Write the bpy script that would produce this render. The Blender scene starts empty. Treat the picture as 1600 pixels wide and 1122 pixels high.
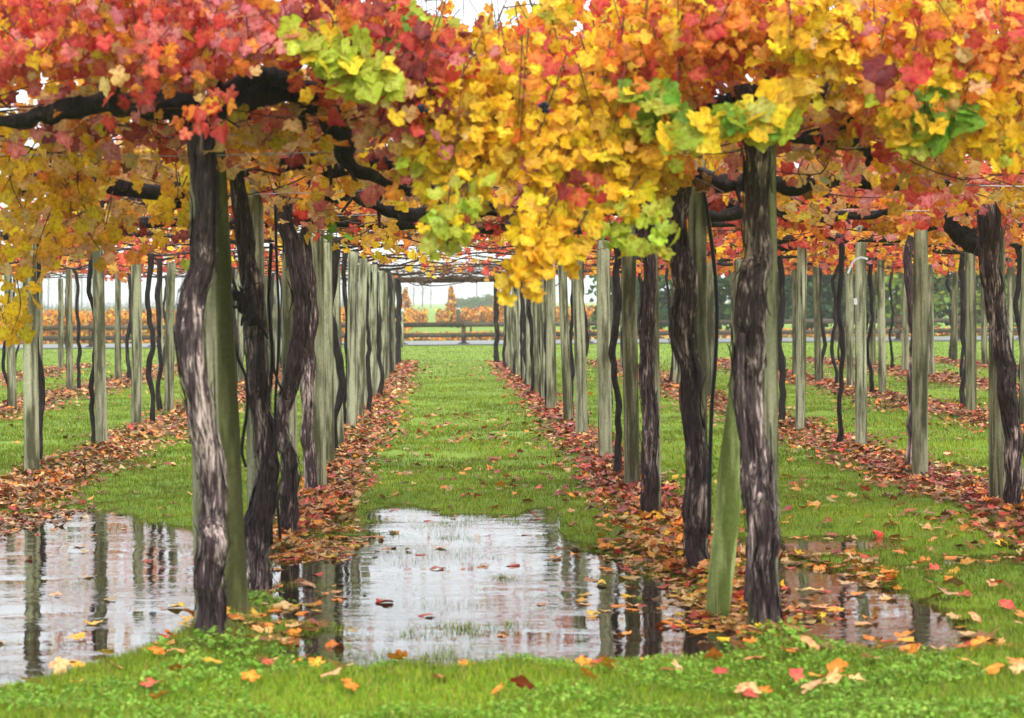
import bpy, math, random
import numpy as np
from mathutils import Vector, Matrix

random.seed(7)
rng = np.random.default_rng(7)
sc = bpy.context.scene
C = sc.collection
R = math.radians

# ------------------------------------------------------------------ camera
F = 3500.0            # focal length in pixels of the 1600-wide photograph
PX, PY = 690.0, 469.0 # where the rows vanish
EYE = 1.55
ROLL = R(0.5)
cam = bpy.data.cameras.new('camera'); cam_o = bpy.data.objects.new('camera', cam); C.objects.link(cam_o)
cam_o.matrix_world = Matrix.Translation((0, 0, EYE)) @ Matrix.Rotation(R(90), 4, 'X') @ Matrix.Rotation(-ROLL, 4, 'Z')
cam.sensor_width = 36.0; cam.lens = F / 1600 * 36
cam.shift_x = (800 - PX) / 1600; cam.shift_y = -(561 - PY) / 1600
cam.clip_start = 0.1; cam.clip_end = 3000
cam.dof.use_dof = True; cam.dof.focus_distance = 20.5; cam.dof.aperture_fstop = 4.5
sc.camera = cam_o

# ------------------------------------------------------------------ world and sun
SUN_EL, SUN_AZ = R(38), R(200)
world = bpy.data.worlds.new('World'); sc.world = world; world.use_nodes = True
wt = world.node_tree; wt.nodes.clear()
wo = wt.nodes.new('ShaderNodeOutputWorld'); bg = wt.nodes.new('ShaderNodeBackground')
sky = wt.nodes.new('ShaderNodeTexSky'); sky.sky_type = 'NISHITA'; sky.sun_disc = False
sky.sun_elevation = SUN_EL; sky.sun_rotation = SUN_AZ
cloud = wt.nodes.new('ShaderNodeTexNoise'); cloud.inputs['Scale'].default_value = 2.2; cloud.inputs['Detail'].default_value = 5
cr = wt.nodes.new('ShaderNodeValToRGB')
cr.color_ramp.elements[0].position = .3; cr.color_ramp.elements[0].color = (7.6, 7.9, 8.3, 1)
cr.color_ramp.elements[1].position = .7; cr.color_ramp.elements[1].color = (9.3, 9.4, 9.5, 1)
mx = wt.nodes.new('ShaderNodeMix'); mx.data_type = 'RGBA'; mx.inputs[0].default_value = 0.93
wt.links.new(cloud.outputs[0], cr.inputs[0])
wt.links.new(sky.outputs[0], mx.inputs[6]); wt.links.new(cr.outputs[0], mx.inputs[7])
geo = wt.nodes.new('ShaderNodeTexCoord'); sx = wt.nodes.new('ShaderNodeSeparateXYZ'); hz = wt.nodes.new('ShaderNodeValToRGB')
wt.links.new(geo.outputs['Generated'], sx.inputs[0]); wt.links.new(sx.outputs['Z'], hz.inputs[0])
e = hz.color_ramp.elements; e[0].position = 0; e[0].color = (.50, .51, .53, 1); e[1].position = .14; e[1].color = (1, 1, 1, 1)
e = hz.color_ramp.elements.new(.03); e.color = (.62, .63, .65, 1); e = hz.color_ramp.elements.new(.8); e.color = (1.25, 1.25, 1.25, 1)
mg = wt.nodes.new('ShaderNodeMix'); mg.data_type = 'RGBA'; mg.blend_type = 'MULTIPLY'; mg.inputs[0].default_value = 1   # misty horizon below a brighter overcast
wt.links.new(mx.outputs[2], mg.inputs[6]); wt.links.new(hz.outputs[0], mg.inputs[7])
wt.links.new(mg.outputs[2], bg.inputs[0]); bg.inputs[1].default_value = 0.12
wt.links.new(bg.outputs[0], wo.inputs[0])

sun = bpy.data.lights.new('sun', 'SUN'); sun.energy = 1.5; sun.angle = R(12); sun.color = (1, .96, .9)
so = bpy.data.objects.new('sun', sun); C.objects.link(so)
so.rotation_euler = (R(90) - SUN_EL, 0, R(22))   # high, behind and left of the camera
so.location = (-5, -10, 20)

sc.view_settings.view_transform = 'Standard'; sc.view_settings.look = 'None'
sc.view_settings.gamma = 1; sc.view_settings.use_curve_mapping = False
sc.view_settings.exposure = 1.0
sc.cycles.max_bounces = 7; sc.cycles.diffuse_bounces = 4; sc.cycles.glossy_bounces = 3
sc.cycles.transmission_bounces = 4; sc.cycles.transparent_max_bounces = 6; sc.cycles.volume_bounces = 1
sc.cycles.caustics_reflective = False; sc.cycles.caustics_refractive = False
sc.cycles.use_denoising = True

# ------------------------------------------------------------------ helpers
def at(px, py, d):
    """point at distance d seen at photograph pixel (px, py)"""
    dx, dy = px - PX, PY - py
    c, s = math.cos(-ROLL), math.sin(-ROLL)
    x, y = c * dx - s * dy, s * dx + c * dy
    return (x * d / F, d, EYE + y * d / F)

def on_ground(px, py):
    dx, dy = px - PX, PY - py
    c, s = math.cos(-ROLL), math.sin(-ROLL)
    x, y = c * dx - s * dy, s * dx + c * dy
    d = EYE * F / (-y)
    return x * d / F, d

def hsh(a):
    a = np.sin(a) * 43758.5453
    return a - np.floor(a)

def vnoise(p, seed=0.0):
    p = np.asarray(p, float); i = np.floor(p); f = p - i; f = f * f * (3 - 2 * f)
    def h(ox, oy, oz):
        return hsh((i[:, 0] + ox) * 12.9898 + (i[:, 1] + oy) * 78.233 + (i[:, 2] + oz) * 37.719 + seed * 7.13)
    x0 = h(0,0,0)*(1-f[:,0]) + h(1,0,0)*f[:,0]; x1 = h(0,1,0)*(1-f[:,0]) + h(1,1,0)*f[:,0]
    x2 = h(0,0,1)*(1-f[:,0]) + h(1,0,1)*f[:,0]; x3 = h(0,1,1)*(1-f[:,0]) + h(1,1,1)*f[:,0]
    y0 = x0*(1-f[:,1]) + x1*f[:,1]; y1 = x2*(1-f[:,1]) + x3*f[:,1]
    return (y0*(1-f[:,2]) + y1*f[:,2]) * 2 - 1

def fbm(p, seed=0.0, n=3):
    p = np.asarray(p, float); s = 0; a = 1.0
    for k in range(n):
        s = s + a * vnoise(p * (2.03 ** k), seed + k * 3.7); a *= .5
    return s

def tag(o, label=None, cat=None, group=None, kind=None):
    if label: o['label'] = label
    if cat: o['category'] = cat
    if group: o['group'] = group
    if kind: o['kind'] = kind
    return o

def empty(name, loc, label, cat, group=None):
    o = bpy.data.objects.new(name, None); C.objects.link(o); o.location = loc
    o.empty_display_size = .2
    return tag(o, label, cat, group)

def mesh_np(name, v, faces, mat, col=None, smooth=False):
    """faces: list of (n,k) int arrays"""
    me = bpy.data.meshes.new(name)
    v = np.asarray(v, np.float32)
    me.vertices.add(len(v)); me.vertices.foreach_set('co', v.ravel())
    loops = np.concatenate([f.ravel() for f in faces]).astype(np.int32)
    tot = np.concatenate([np.full(len(f), f.shape[1], np.int32) for f in faces])
    st = np.concatenate([[0], np.cumsum(tot)[:-1]]).astype(np.int32)
    me.loops.add(len(loops)); me.loops.foreach_set('vertex_index', loops)
    me.polygons.add(len(tot)); me.polygons.foreach_set('loop_start', st); me.polygons.foreach_set('loop_total', tot)
    if smooth: me.polygons.foreach_set('use_smooth', np.ones(len(tot), bool))
    if col is not None:
        a = me.color_attributes.new('Col', 'FLOAT_COLOR', 'POINT')
        cc = np.ones((len(v), 4), np.float32); cc[:, :3] = col
        a.data.foreach_set('color', cc.ravel())
    me.update(calc_edges=True); me.validate()
    me.materials.append(mat)
    return me

def link(name, me, parent=None, loc=None):
    o = bpy.data.objects.new(name, me); C.objects.link(o)
    if parent: o.parent = parent
    if loc is not None: o.location = loc
    return o

class MB:
    def __init__(s): s.v = []; s.q = []; s.t = []; s.c = []; s.n = 0
    def add(s, v, q=None, t=None, c=None):
        v = np.asarray(v, float)
        if q is not None and len(q): s.q.append(np.asarray(q) + s.n)
        if t is not None and len(t): s.t.append(np.asarray(t) + s.n)
        s.v.append(v); s.n += len(v)
        if c is not None: s.c.append(np.broadcast_to(np.asarray(c, float), (len(v), 3)))
    def tube(s, pts, rad, sides=8, rough=0.0, seed=0.0, c=None, cap=True, ridges=0.0):
        pts = np.asarray(pts, float); rad = np.broadcast_to(np.asarray(rad, float), (len(pts),))
        tg = np.gradient(pts, axis=0); tg /= (np.linalg.norm(tg, axis=1, keepdims=True) + 1e-9)
        up = np.array([0., 1., 0.]) if abs(tg[0][1]) < .8 else np.array([1., 0., 0.])
        a = np.cross(tg, up); a /= (np.linalg.norm(a, axis=1, keepdims=True) + 1e-9); b = np.cross(tg, a)
        th = np.linspace(0, 2 * np.pi, sides, endpoint=False)
        ca, sa = np.cos(th), np.sin(th)
        L = np.concatenate([[0], np.cumsum(np.linalg.norm(np.diff(pts, axis=0), axis=1))])
        rr = np.repeat(rad[:, None], sides, 1)
        if rough or ridges:
            P = np.stack([np.tile(ca, len(pts)) * 1.3 + seed, np.tile(sa, len(pts)) * 1.3, np.repeat(L, sides) * 3.0], 1)
            k = 1 + rough * fbm(P * 1.4, seed, 3)
            if ridges:
                P2 = np.stack([np.tile(ca, len(pts)) * (4 if sides < 40 else 6) + seed, np.tile(sa, len(pts)) * (4 if sides < 40 else 6), np.repeat(L, sides) * 4.5], 1)
                k = k + ridges * np.abs(vnoise(P2, seed + 5)) + ridges * .6 * vnoise(P2 * [2.2, 2.2, 1.5], seed + 9)
            rr = rr * k.reshape(rr.shape)
        v = pts[:, None, :] + a[:, None, :] * (ca * 1.0)[None, :, None] * rr[:, :, None] + b[:, None, :] * sa[None, :, None] * rr[:, :, None]
        n, m = len(pts), sides
        i, j = np.meshgrid(np.arange(n - 1), np.arange(m), indexing='ij'); i = i.ravel(); j = j.ravel(); j2 = (j + 1) % m
        q = np.stack([i * m + j, i * m + j2, (i + 1) * m + j2, (i + 1) * m + j], 1)
        vv = v.reshape(-1, 3); t = None
        if cap:
            vv = np.concatenate([vv, pts[:1], pts[-1:]])
            k = np.arange(m); k2 = (k + 1) % m
            t = np.concatenate([np.stack([k2, k, np.full(m, n * m)], 1), np.stack([(n - 1) * m + k, (n - 1) * m + k2, np.full(m, n * m + 1)], 1)])
        s.add(vv, q, t, c)
    def box(s, lo, hi, c=None, M=None):
        lo = np.array(lo, float); hi = np.array(hi, float)
        v = np.array([[lo[0] if i & 1 == 0 else hi[0], lo[1] if i & 2 == 0 else hi[1], lo[2] if i & 4 == 0 else hi[2]] for i in range(8)])
        if M is not None: v = np.array([list(M @ Vector(p)) for p in v])
        s.add(v, [[0,2,3,1],[4,5,7,6],[0,1,5,4],[2,6,7,3],[0,4,6,2],[1,3,7,5]], None, c)
    def mesh(s, name, mat, smooth=False):
        f = []
        if s.q: f.append(np.concatenate(s.q))
        if s.t: f.append(np.concatenate(s.t))
        return mesh_np(name, np.concatenate(s.v), f, mat, np.concatenate(s.c) if s.c else None, smooth)

def spline(pts, n, rads=None):
    pts = np.asarray(pts, float); N = len(pts)
    P = np.concatenate([[2 * pts[0] - pts[1]], pts, [2 * pts[-1] - pts[-2]]])
    u = np.linspace(0, N - 1 - 1e-6, n); k = u.astype(int); t = (u - k)[:, None]
    p0, p1, p2, p3 = P[k], P[k + 1], P[k + 2], P[k + 3]
    out = .5 * ((2 * p1) + (-p0 + p2) * t + (2 * p0 - 5 * p1 + 4 * p2 - p3) * t ** 2 + (-p0 + 3 * p1 - 3 * p2 + p3) * t ** 3)
    if rads is None: return out
    return out, np.interp(u, np.arange(N), rads)

# ------------------------------------------------------------------ materials
def new_mat(name):
    m = bpy.data.materials.new(name); m.use_nodes = True
    t = m.node_tree; t.nodes.clear()
    o = t.nodes.new('ShaderNodeOutputMaterial'); p = t.nodes.new('ShaderNodeBsdfPrincipled')
    p.inputs['Specular IOR Level'].default_value = .14
    t.links.new(p.outputs[0], o.inputs[0])
    return m, t, p, o
def N(t, typ, **kw):
    n = t.nodes.new(typ)
    for k, v in kw.items(): setattr(n, k, v)
    return n
def noise_node(t, vec, scale, detail=4, rough=.55, mapping=None):
    n = N(t, 'ShaderNodeTexNoise'); n.inputs['Scale'].default_value = scale; n.inputs['Detail'].default_value = detail
    n.inputs['Roughness'].default_value = rough
    if mapping:
        mp = N(t, 'ShaderNodeMapping'); mp.inputs['Scale'].default_value = mapping
        t.links.new(vec, mp.inputs[0]); t.links.new(mp.outputs[0], n.inputs['Vector'])
    else: t.links.new(vec, n.inputs['Vector'])
    return n.outputs[0]
def ramp(t, fac, stops):
    r = N(t, 'ShaderNodeValToRGB'); e = r.color_ramp.elements
    while len(e) < len(stops): e.new(.5)
    for k, (p, c) in enumerate(stops):
        e[k].position = p; e[k].color = (*c, 1) if len(c) == 3 else c
    t.links.new(fac, r.inputs[0]); return r.outputs[0]
def mixc(t, fac, a, b, mode='MIX'):
    m = N(t, 'ShaderNodeMix', data_type='RGBA', blend_type=mode)
    for i, v in ((0, fac), (6, a), (7, b)):
        if isinstance(v, (int, float)): m.inputs[i].default_value = v
        elif isinstance(v, tuple): m.inputs[i].default_value = (*v, 1)
        else: t.links.new(v, m.inputs[i])
    return m.outputs[2]
def bump(t, p, h, s, d=.01):
    b = N(t, 'ShaderNodeBump'); b.inputs['Strength'].default_value = s; b.inputs['Distance'].default_value = d
    t.links.new(h, b.inputs['Height']); t.links.new(b.outputs[0], p.inputs['Normal'])

def mat_leaf(name, trans=.45, rough=.45, blotch=False):
    m, t, p, o = new_mat(name)
    a = N(t, 'ShaderNodeAttribute', attribute_name='Col')
    tc = N(t, 'ShaderNodeNewGeometry')
    nz = noise_node(t, tc.outputs['Position'], 48, 4, .65)
    f = ramp(t, nz, [(.34, (.62, .36, .28)), (.46, (.92, .82, .74)), (.60, (1.10, 1.10, 1.06))] if blotch else [(.3, (.72, .70, .66)), (.65, (1.08, 1.06, 1.04))])
    col = mixc(t, 1.0, a.outputs['Color'], f, 'MULTIPLY')
    t.links.new(col, p.inputs['Base Color']); p.inputs['Roughness'].default_value = rough
    p.inputs['Specular IOR Level'].default_value = .2
    tr = N(t, 'ShaderNodeBsdfTranslucent'); t.links.new(col, tr.inputs[0])
    ms = N(t, 'ShaderNodeMixShader'); ms.inputs[0].default_value = trans
    t.links.new(p.outputs[0], ms.inputs[1]); t.links.new(tr.outputs[0], ms.inputs[2]); t.links.new(ms.outputs[0], o.inputs[0])
    return m
M_leaf = mat_leaf('vine_leaf', .5, .45, True)
M_fallen = mat_leaf('fallen_leaf', .12, .4, True)
M_grass = mat_leaf('grass_blade', .35, .5)
M_shrub = mat_leaf('far_foliage', .25, .6)

def mat_bark(name, dark, light, lo, hi, sxy=27, sz=3.4):
    m, t, p, o = new_mat(name)
    g = N(t, 'ShaderNodeNewGeometry')
    n1 = noise_node(t, g.outputs['Position'], 1, 6, .68, (sxy, sxy, sz)); n1.node.inputs['Distortion'].default_value = .7
    n2 = noise_node(t, g.outputs['Position'], 1, 4, .6, (sxy * 3, sxy * 3, sz * 3))
    n3 = noise_node(t, g.outputs['Position'], 1.6, 2)
    big = N(t, 'ShaderNodeMath', operation='MULTIPLY_ADD'); t.links.new(n3, big.inputs[0]); big.inputs[1].default_value = .5; t.links.new(n1, big.inputs[2])
    c1 = ramp(t, big.outputs[0], [(lo, dark), ((lo + hi) / 2, tuple(a_ * .7 + b_ * .3 for a_, b_ in zip(dark, light))), (hi, light)])
    c2 = mixc(t, 1.0, c1, ramp(t, n2, [(.36, (.22, .2, .2)), (.52, (.95, .9, .9)), (.7, (1.5, 1.42, 1.42))]), 'MULTIPLY')
    t.links.new(c2, p.inputs['Base Color']); p.inputs['Roughness'].default_value = .6
    s = N(t, 'ShaderNodeMath', operation='ADD'); t.links.new(n1, s.inputs[0]); t.links.new(n2, s.inputs[1])
    bump(t, p, s.outputs[0], .8, .012)
    return m
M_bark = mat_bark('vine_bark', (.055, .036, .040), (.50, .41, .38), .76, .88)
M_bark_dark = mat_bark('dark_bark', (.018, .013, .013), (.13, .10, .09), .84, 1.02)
M_strip = mat_bark('peeling_bark', (.035, .024, .026), (.42, .35, .32), .74, .95)
M_cane = mat_bark('cane', (.05, .027, .02), (.22, .12, .07), .6, .95, 20, 8)

def mat_post(name, base, streak, moss, mossamt):
    m, t, p, o = new_mat(name)
    g = N(t, 'ShaderNodeNewGeometry'); oi = N(t, 'ShaderNodeObjectInfo')
    n1 = noise_node(t, g.outputs['Position'], 1, 5, .65, (24, 24, 1.0))
    n2 = noise_node(t, g.outputs['Position'], 1, 3, .6, (9, 9, 1.4))
    n3 = noise_node(t, g.outputs['Position'], 55, 3)
    c = ramp(t, n1, [(.36, streak), (.49, base), (.72, tuple(min(1, x * 1.25) for x in base))])
    c = mixc(t, ramp(t, n2, [(mossamt, (0, 0, 0)), (mossamt + .16, (1, 1, 1))]), c, moss)
    c = mixc(t, 1.0, c, ramp(t, n3, [(.3, (.8, .8, .8)), (.7, (1.1, 1.1, 1.1))]), 'MULTIPLY')
    tone = ramp(t, oi.outputs['Random'], [(0, (.50, .48, .40)), (.3, (.8, .8, .68)), (.65, (1, 1, .93)), (1, (1.15, 1.18, 1.08))])
    c = mixc(t, 1.0, c, tone, 'MULTIPLY')
    t.links.new(c, p.inputs['Base Color']); p.inputs['Roughness'].default_value = .75
    bump(t, p, n1, .5, .006)
    return m
M_post = mat_post('weathered_post', (.30, .30, .215), (.040, .032, .022), (.065, .062, .034), .45)
M_mossy = mat_post('mossy_post', (.27, .32, .12), (.05, .05, .025), (.10, .13, .03), .44)
M_mossy_dark = mat_post('dark_mossy_post', (.17, .18, .08), (.03, .028, .015), (.065, .07, .025), .40)
M_rail = mat_post('fence_rail', (.085, .072, .055), (.05, .04, .03), (.06, .055, .04), .6)
M_fpost = mat_post('fence_post', (.12, .055, .032), (.05, .028, .02), (.09, .05, .03), .6)

def plain(name, col, rough=.6, metal=0, nscale=20, var=.25):
    m, t, p, o = new_mat(name)
    g = N(t, 'ShaderNodeNewGeometry')
    n = noise_node(t, g.outputs['Position'], nscale, 4)
    c = mixc(t, 1.0, col, ramp(t, n, [(.3, (1 - var,) * 3), (.7, (1 + var * .5,) * 3)]), 'MULTIPLY')
    t.links.new(c, p.inputs['Base Color']); p.inputs['Roughness'].default_value = rough; p.inputs['Metallic'].default_value = metal
    return m
M_wire = plain('galvanised_wire', (.35, .36, .38), .4, .7)
M_hose = plain('black_pipe', (.012, .012, .015), .35)
M_white = plain('white_plastic', (.5, .52, .53), .45)
M_rubber = plain('black_rubber', (.02, .02, .022), .6)
M_grape = plain('dark_grape', (.015, .016, .035), .35, 0, 60, .5)
M_path = plain('wet_gravel', (.15, .15, .155), .5, 0, 6, .3)
M_pale_bark = plain('grey_bark', (.10, .095, .09), .8, 0, 3)

# ground: short wet turf with bare soil showing under the rows
ROWS = [-8.9, -6.3, -3.7, -1.1, 1.5, 4.1, 6.7, 9.3, 11.9]
m, t, p, o = new_mat('turf'); M_ground = m
g = N(t, 'ShaderNodeNewGeometry')
n1 = noise_node(t, g.outputs['Position'], 1.1, 5); n2 = noise_node(t, g.outputs['Position'], 45, 4, .7)
n3 = noise_node(t, g.outputs['Position'], .12, 3)
c = ramp(t, n1, [(.3, (.10, .18, .008)), (.5, (.15, .25, .010)), (.72, (.21, .30, .016))])
c = mixc(t, 1.0, c, ramp(t, n2, [(.32, (.55, .55, .5)), (.7, (1.25, 1.25, 1.2))]), 'MULTIPLY')
c = mixc(t, ramp(t, n3, [(.4, (0, 0, 0)), (.65, (.45, .45, .45))]), c, (.15, .23, .03))
a = N(t, 'ShaderNodeAttribute', attribute_name='Col')
c = mixc(t, a.outputs['Fac'], c, ramp(t, n2, [(.3, (.035, .022, .012)), (.7, (.10, .06, .03))]))
t.links.new(c, p.inputs['Base Color']); p.inputs['Roughness'].default_value = .7
bump(t, p, n2, .6, .02)

# puddle water: mirror by Fresnel over a murky shallow bottom
m, t, p, o = new_mat('puddle_water'); M_water = m
t.nodes.remove(p)
g = N(t, 'ShaderNodeNewGeometry')
w1 = noise_node(t, g.outputs['Position'], 1, 3, .5, (2.2, 5.5, 1)); w2 = noise_node(t, g.outputs['Position'], 1, 2, .5, (13, 26, 1))
sm = N(t, 'ShaderNodeMath', operation='MULTIPLY_ADD'); t.links.new(w2, sm.inputs[0]); sm.inputs[1].default_value = .22; t.links.new(w1, sm.inputs[2])
calm = N(t, 'ShaderNodeMath', operation='MULTIPLY'); t.links.new(sm.outputs[0], calm.inputs[0]); sm = calm   # wind-ruffled patches between calm ones
t.links.new(ramp(t, noise_node(t, g.outputs['Position'], 1, 2, .5, (.5, 1.1, 1)), [(.38, (.15, .15, .15)), (.62, (1.5, 1.5, 1.5))]), calm.inputs[1])
b = N(t, 'ShaderNodeBump'); b.inputs['Strength'].default_value = .17; b.inputs['Distance'].default_value = .02; t.links.new(sm.outputs[0], b.inputs['Height'])
gl = N(t, 'ShaderNodeBsdfGlossy'); gl.inputs['Roughness'].default_value = .015; gl.inputs['Color'].default_value = (1, 1, 1, 1); t.links.new(b.outputs[0], gl.inputs['Normal'])
tr = N(t, 'ShaderNodeBsdfTransparent'); tr.inputs[0].default_value = (.28, .21, .12, 1)
df = N(t, 'ShaderNodeBsdfDiffuse'); df.inputs[0].default_value = (.05, .035, .02, 1)
mud = N(t, 'ShaderNodeMixShader'); mud.inputs[0].default_value = .28; t.links.new(tr.outputs[0], mud.inputs[1]); t.links.new(df.outputs[0], mud.inputs[2])
fr = N(t, 'ShaderNodeFresnel'); fr.inputs['IOR'].default_value = 1.4; t.links.new(b.outputs[0], fr.inputs['Normal'])
ms = N(t, 'ShaderNodeMixShader'); t.links.new(fr.outputs[0], ms.inputs[0]); t.links.new(mud.outputs[0], ms.inputs[1]); t.links.new(gl.outputs[0], ms.inputs[2])
t.links.new(ms.outputs[0], o.inputs[0])

# ------------------------------------------------------------------ ground shape
WATER = -0.035
#        X     Y     rx   ry    depth
BASINS = [(-2.65, 12.6, 1.6, 4.2, .12), (-2.2, 10.6, .95, 1.5, .08), (-.1, 13.0, 1.08, 3.7, .12), (.25, 15.4, .55, 2.0, .05), (.6, 11.7, 1.05, 2.3, .11),
          (2.35, 14.3, .8, .65, .085), (2.02, 11.5, .46, 1.9, .14), (3.45, 13.4, .5, .55, .09), (-2.9, 16.6, .5, .8, .05), (-.35, 16.8, .35, 1.0, .05), (.75, 16.2, .2, 1.0, .06)]
def ground_z(X, Y):
    X = np.asarray(X, float); Y = np.asarray(Y, float)
    z = np.zeros_like(X)
    for bx, by, rx, ry, dp in BASINS:
        q = ((X - bx) / rx) ** 2 + ((Y - by) / ry) ** 2
        z = z - dp * np.clip(1.25 - q, 0, 1) ** 1.15
    near = np.clip((60 - Y) / 30, 0, 1) * np.clip((Y + 10) / 10, 0, 1)
    z = z + .04 * sum(np.exp(-((X - r) / np.where(Y < 15, .15, .28)) ** 2) for r in ROWS) * near * np.clip((Y - 8.5) / 2, .3, 1)
    P = np.stack([X.ravel(), Y.ravel() * .6, X.ravel() * 0], 1)
    n = (.024 * fbm(P * 1.5, 3, 2) + .018 * fbm(P * 6, 11, 2) + .022 * fbm(P * [1.1, 5.5, 1], 21, 2)).reshape(X.shape)
    z = np.maximum(z, -.10) + n * near
    # the turf rises a little towards the camera, closing the puddles
    z = z + .02 * np.clip((9.85 - Y) / .8, 0, 1)
    return z

xs = np.concatenate([[-600, -200, -80, -40, -22, -15], np.arange(-11, -4.4, .4), np.arange(-4.2, 5.4, .07), np.arange(5.6, 15, .4), [18, 24, 40, 80, 200, 600]])
ys = np.concatenate([[-80, -20, 0, 5], np.arange(7, 20, .09), np.arange(20.2, 62, .5), [66, 70, 80, 100, 140, 200, 400, 900]])
gx, gy = np.meshgrid(xs, ys, indexing='ij'); gz = ground_z(gx, gy)
v = np.stack([gx.ravel(), gy.ravel(), gz.ravel()], 1); nx, ny = len(xs), len(ys)
i, j = np.meshgrid(np.arange(nx - 1), np.arange(ny - 1), indexing='ij'); i = i.ravel(); j = j.ravel()
q = np.stack([i * ny + j, (i + 1) * ny + j, (i + 1) * ny + j + 1, i * ny + j + 1], 1)
soil = sum(np.exp(-((v[:, 0] - r) / .3) ** 2) for r in ROWS) * ((v[:, 1] < 56) & (v[:, 1] > 9.8)) * .8
soil = np.clip(np.maximum(soil, np.clip((WATER - .02 - v[:, 2]) / .05, 0, 1) * .75), 0, 1)
link('ground', mesh_np('ground', v, [q], M_ground, np.repeat(soil[:, None], 3, 1), True))['kind'] = 'structure'

# water: one sheet at its level, under the turf everywhere but in the hollows
def sheet(name, x0, x1, y0, y1, z, mat, kind='structure'):
    me = mesh_np(name, [(x0, y0, z), (x1, y0, z), (x1, y1, z), (x0, y1, z)], [np.array([[0, 1, 2, 3]])], mat)
    o = link(name, me); o['kind'] = kind; return o
sheet('water', -5.2, 4.6, 9.0, 18.2, WATER, M_water)

# driveway beyond the vineyard, a strip with its own thickness
def path_strip(name, y0, y1, z, mat):
    b = MB(); X = np.linspace(-70, 80, 40); e0 = y0 + .25 * np.sin(X * .21); e1 = y1 + .2 * np.sin(X * .17 + 1)
    top = np.concatenate([np.stack([X, e0, np.full(40, z)], 1), np.stack([X, e1, np.full(40, z)], 1)])
    k = np.arange(39); b.add(top, np.stack([k, k + 1, k + 41, k + 40], 1))
    o = link(name, b.mesh(name, mat)); o['kind'] = 'structure'
path_strip('driveway', 76.3, 83.5, .03, M_path)

# ------------------------------------------------------------------ leaves
PAL = {  # blade, centre
    'yellow': ((.88, .58, .015), (.92, .70, .05)), 'gold': ((.74, .40, .03), (.84, .58, .08)),
    'orange': ((.68, .16, .02), (.90, .48, .06)), 'red': ((.50, .018, .045), (.84, .22, .09)),
    'pink': ((.60, .12, .17), (.82, .42, .34)), 'maroon': ((.15, .012, .035), (.48, .10, .06)),
    'tan': ((.66, .42, .15), (.78, .56, .26)), 'brown': ((.19, .075, .025), (.30, .14, .05)),
    'lime': ((.44, .56, .03), (.62, .70, .12)), 'green': ((.16, .38, .03), (.30, .54, .08))}
PN = list(PAL); PB = np.array([PAL[k][0] for k in PN]); PC = np.array([PAL[k][1] for k in PN]); PI = {k: n for n, k in enumerate(PN)}
def outline(half):
    r = np.array(half); l = r[-2::-1] * [-1, 1]
    return np.concatenate([r, l])
HI = outline([(.20, -.22), (.44, -.16), (.55, .06), (.44, .17), (.64, .40), (.55, .62), (.36, .62), (.24, .84), (0, .98)])
HI_T = np.array([.1, .2, .55, 0, .6, .15, 0, .2, .6, .2, 0, .15, .6, 0, .55, .2, .1])
LO = outline([(.32, -.19), (.55, .06), (.43, .20), (.62, .50), (.36, .63), (0, .98)])
LO_T = np.array([.1, .5, 0, .55, 0, .6, 0, .55, 0, .5, .1])
TI = outline([(.45, 0), (.5, .5), (0, 1.0)]); TI_T = np.array([.3, .1, .5, .1, .3])
TPL = {'hi': (HI, HI_T), 'lo': (LO, LO_T), 'ti': (TI, TI_T)}

def leaf_arrays(pos, nrm, tip, size, pal, lod='lo', curl=.35, bright=(.72, 1.15)):
    out, tw = TPL[lod]; k = len(out); n = len(pos)
    pos = np.asarray(pos, float); nrm = np.asarray(nrm, float); tip = np.asarray(tip, float)
    nrm = nrm / (np.linalg.norm(nrm, axis=1, keepdims=True) + 1e-9)
    y = tip - nrm * np.sum(tip * nrm, 1, keepdims=True); y /= (np.linalg.norm(y, axis=1, keepdims=True) + 1e-9)
    x = np.cross(y, nrm)
    o2 = np.concatenate([[[0, .08]], out]); tw2 = np.concatenate([[1.0], tw])
    jit = 1 + rng.normal(0, .07, (n, k + 1, 1)); lx = o2[None, :, 0] * jit[:, :, 0]; ly = o2[None, :, 1] * jit[:, :, 0]
    c1 = rng.normal(0, curl, (n, 1)); c2 = rng.normal(.05, curl, (n, 1)); c3 = rng.normal(0, curl * .6, (n, 1))
    lz = c1 * lx ** 2 * 1.6 + c2 * (ly - .3) ** 2 + c3 * lx * ly + rng.normal(0, .035, (n, k + 1))
    s = np.asarray(size, float).reshape(-1, 1)
    v = pos[:, None, :] + x[:, None, :] * (lx * s)[:, :, None] + y[:, None, :] * (ly * s)[:, :, None] + nrm[:, None, :] * (lz * s)[:, :, None]
    base = (np.arange(n) * (k + 1))[:, None]
    t = np.stack([np.broadcast_to(base, (n, k - 1)), base + 1 + np.arange(k - 1)[None], base + 2 + np.arange(k - 1)[None]], 2).reshape(-1, 3)
    pal = np.asarray(pal); B = PB[pal]; Cc = PC[pal]
    w = tw2[None, :, None] * rng.uniform(.4, 1.0, (n, 1, 1)) + rng.normal(0, .05, (n, k + 1, 1))
    w = np.clip(w, 0, 1)
    hue = 1 + rng.normal(0, .08, (n, 1, 3))
    col = (B[:, None] * (1 - w) + Cc[:, None] * w) * rng.uniform(*bright, (n, 1, 1)) * hue
    # browning or reddening margins on some of the leaves
    em = np.clip(np.linalg.norm(o2[None] * [1.0, .9] - [0, .4], axis=2) * 1.5 - .35, 0, 1)[:, :, None] * (rng.random((n, 1, 1)) < .42) * rng.uniform(.3, .95, (n, 1, 1)) * rng.uniform(.2, 1, (n, k + 1, 1))
    col = col * (1 - em) + np.array([.20, .035, .02]) * em
    return v.reshape(-1, 3), t, np.clip(col, 0.004, .95).reshape(-1, 3)

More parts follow.
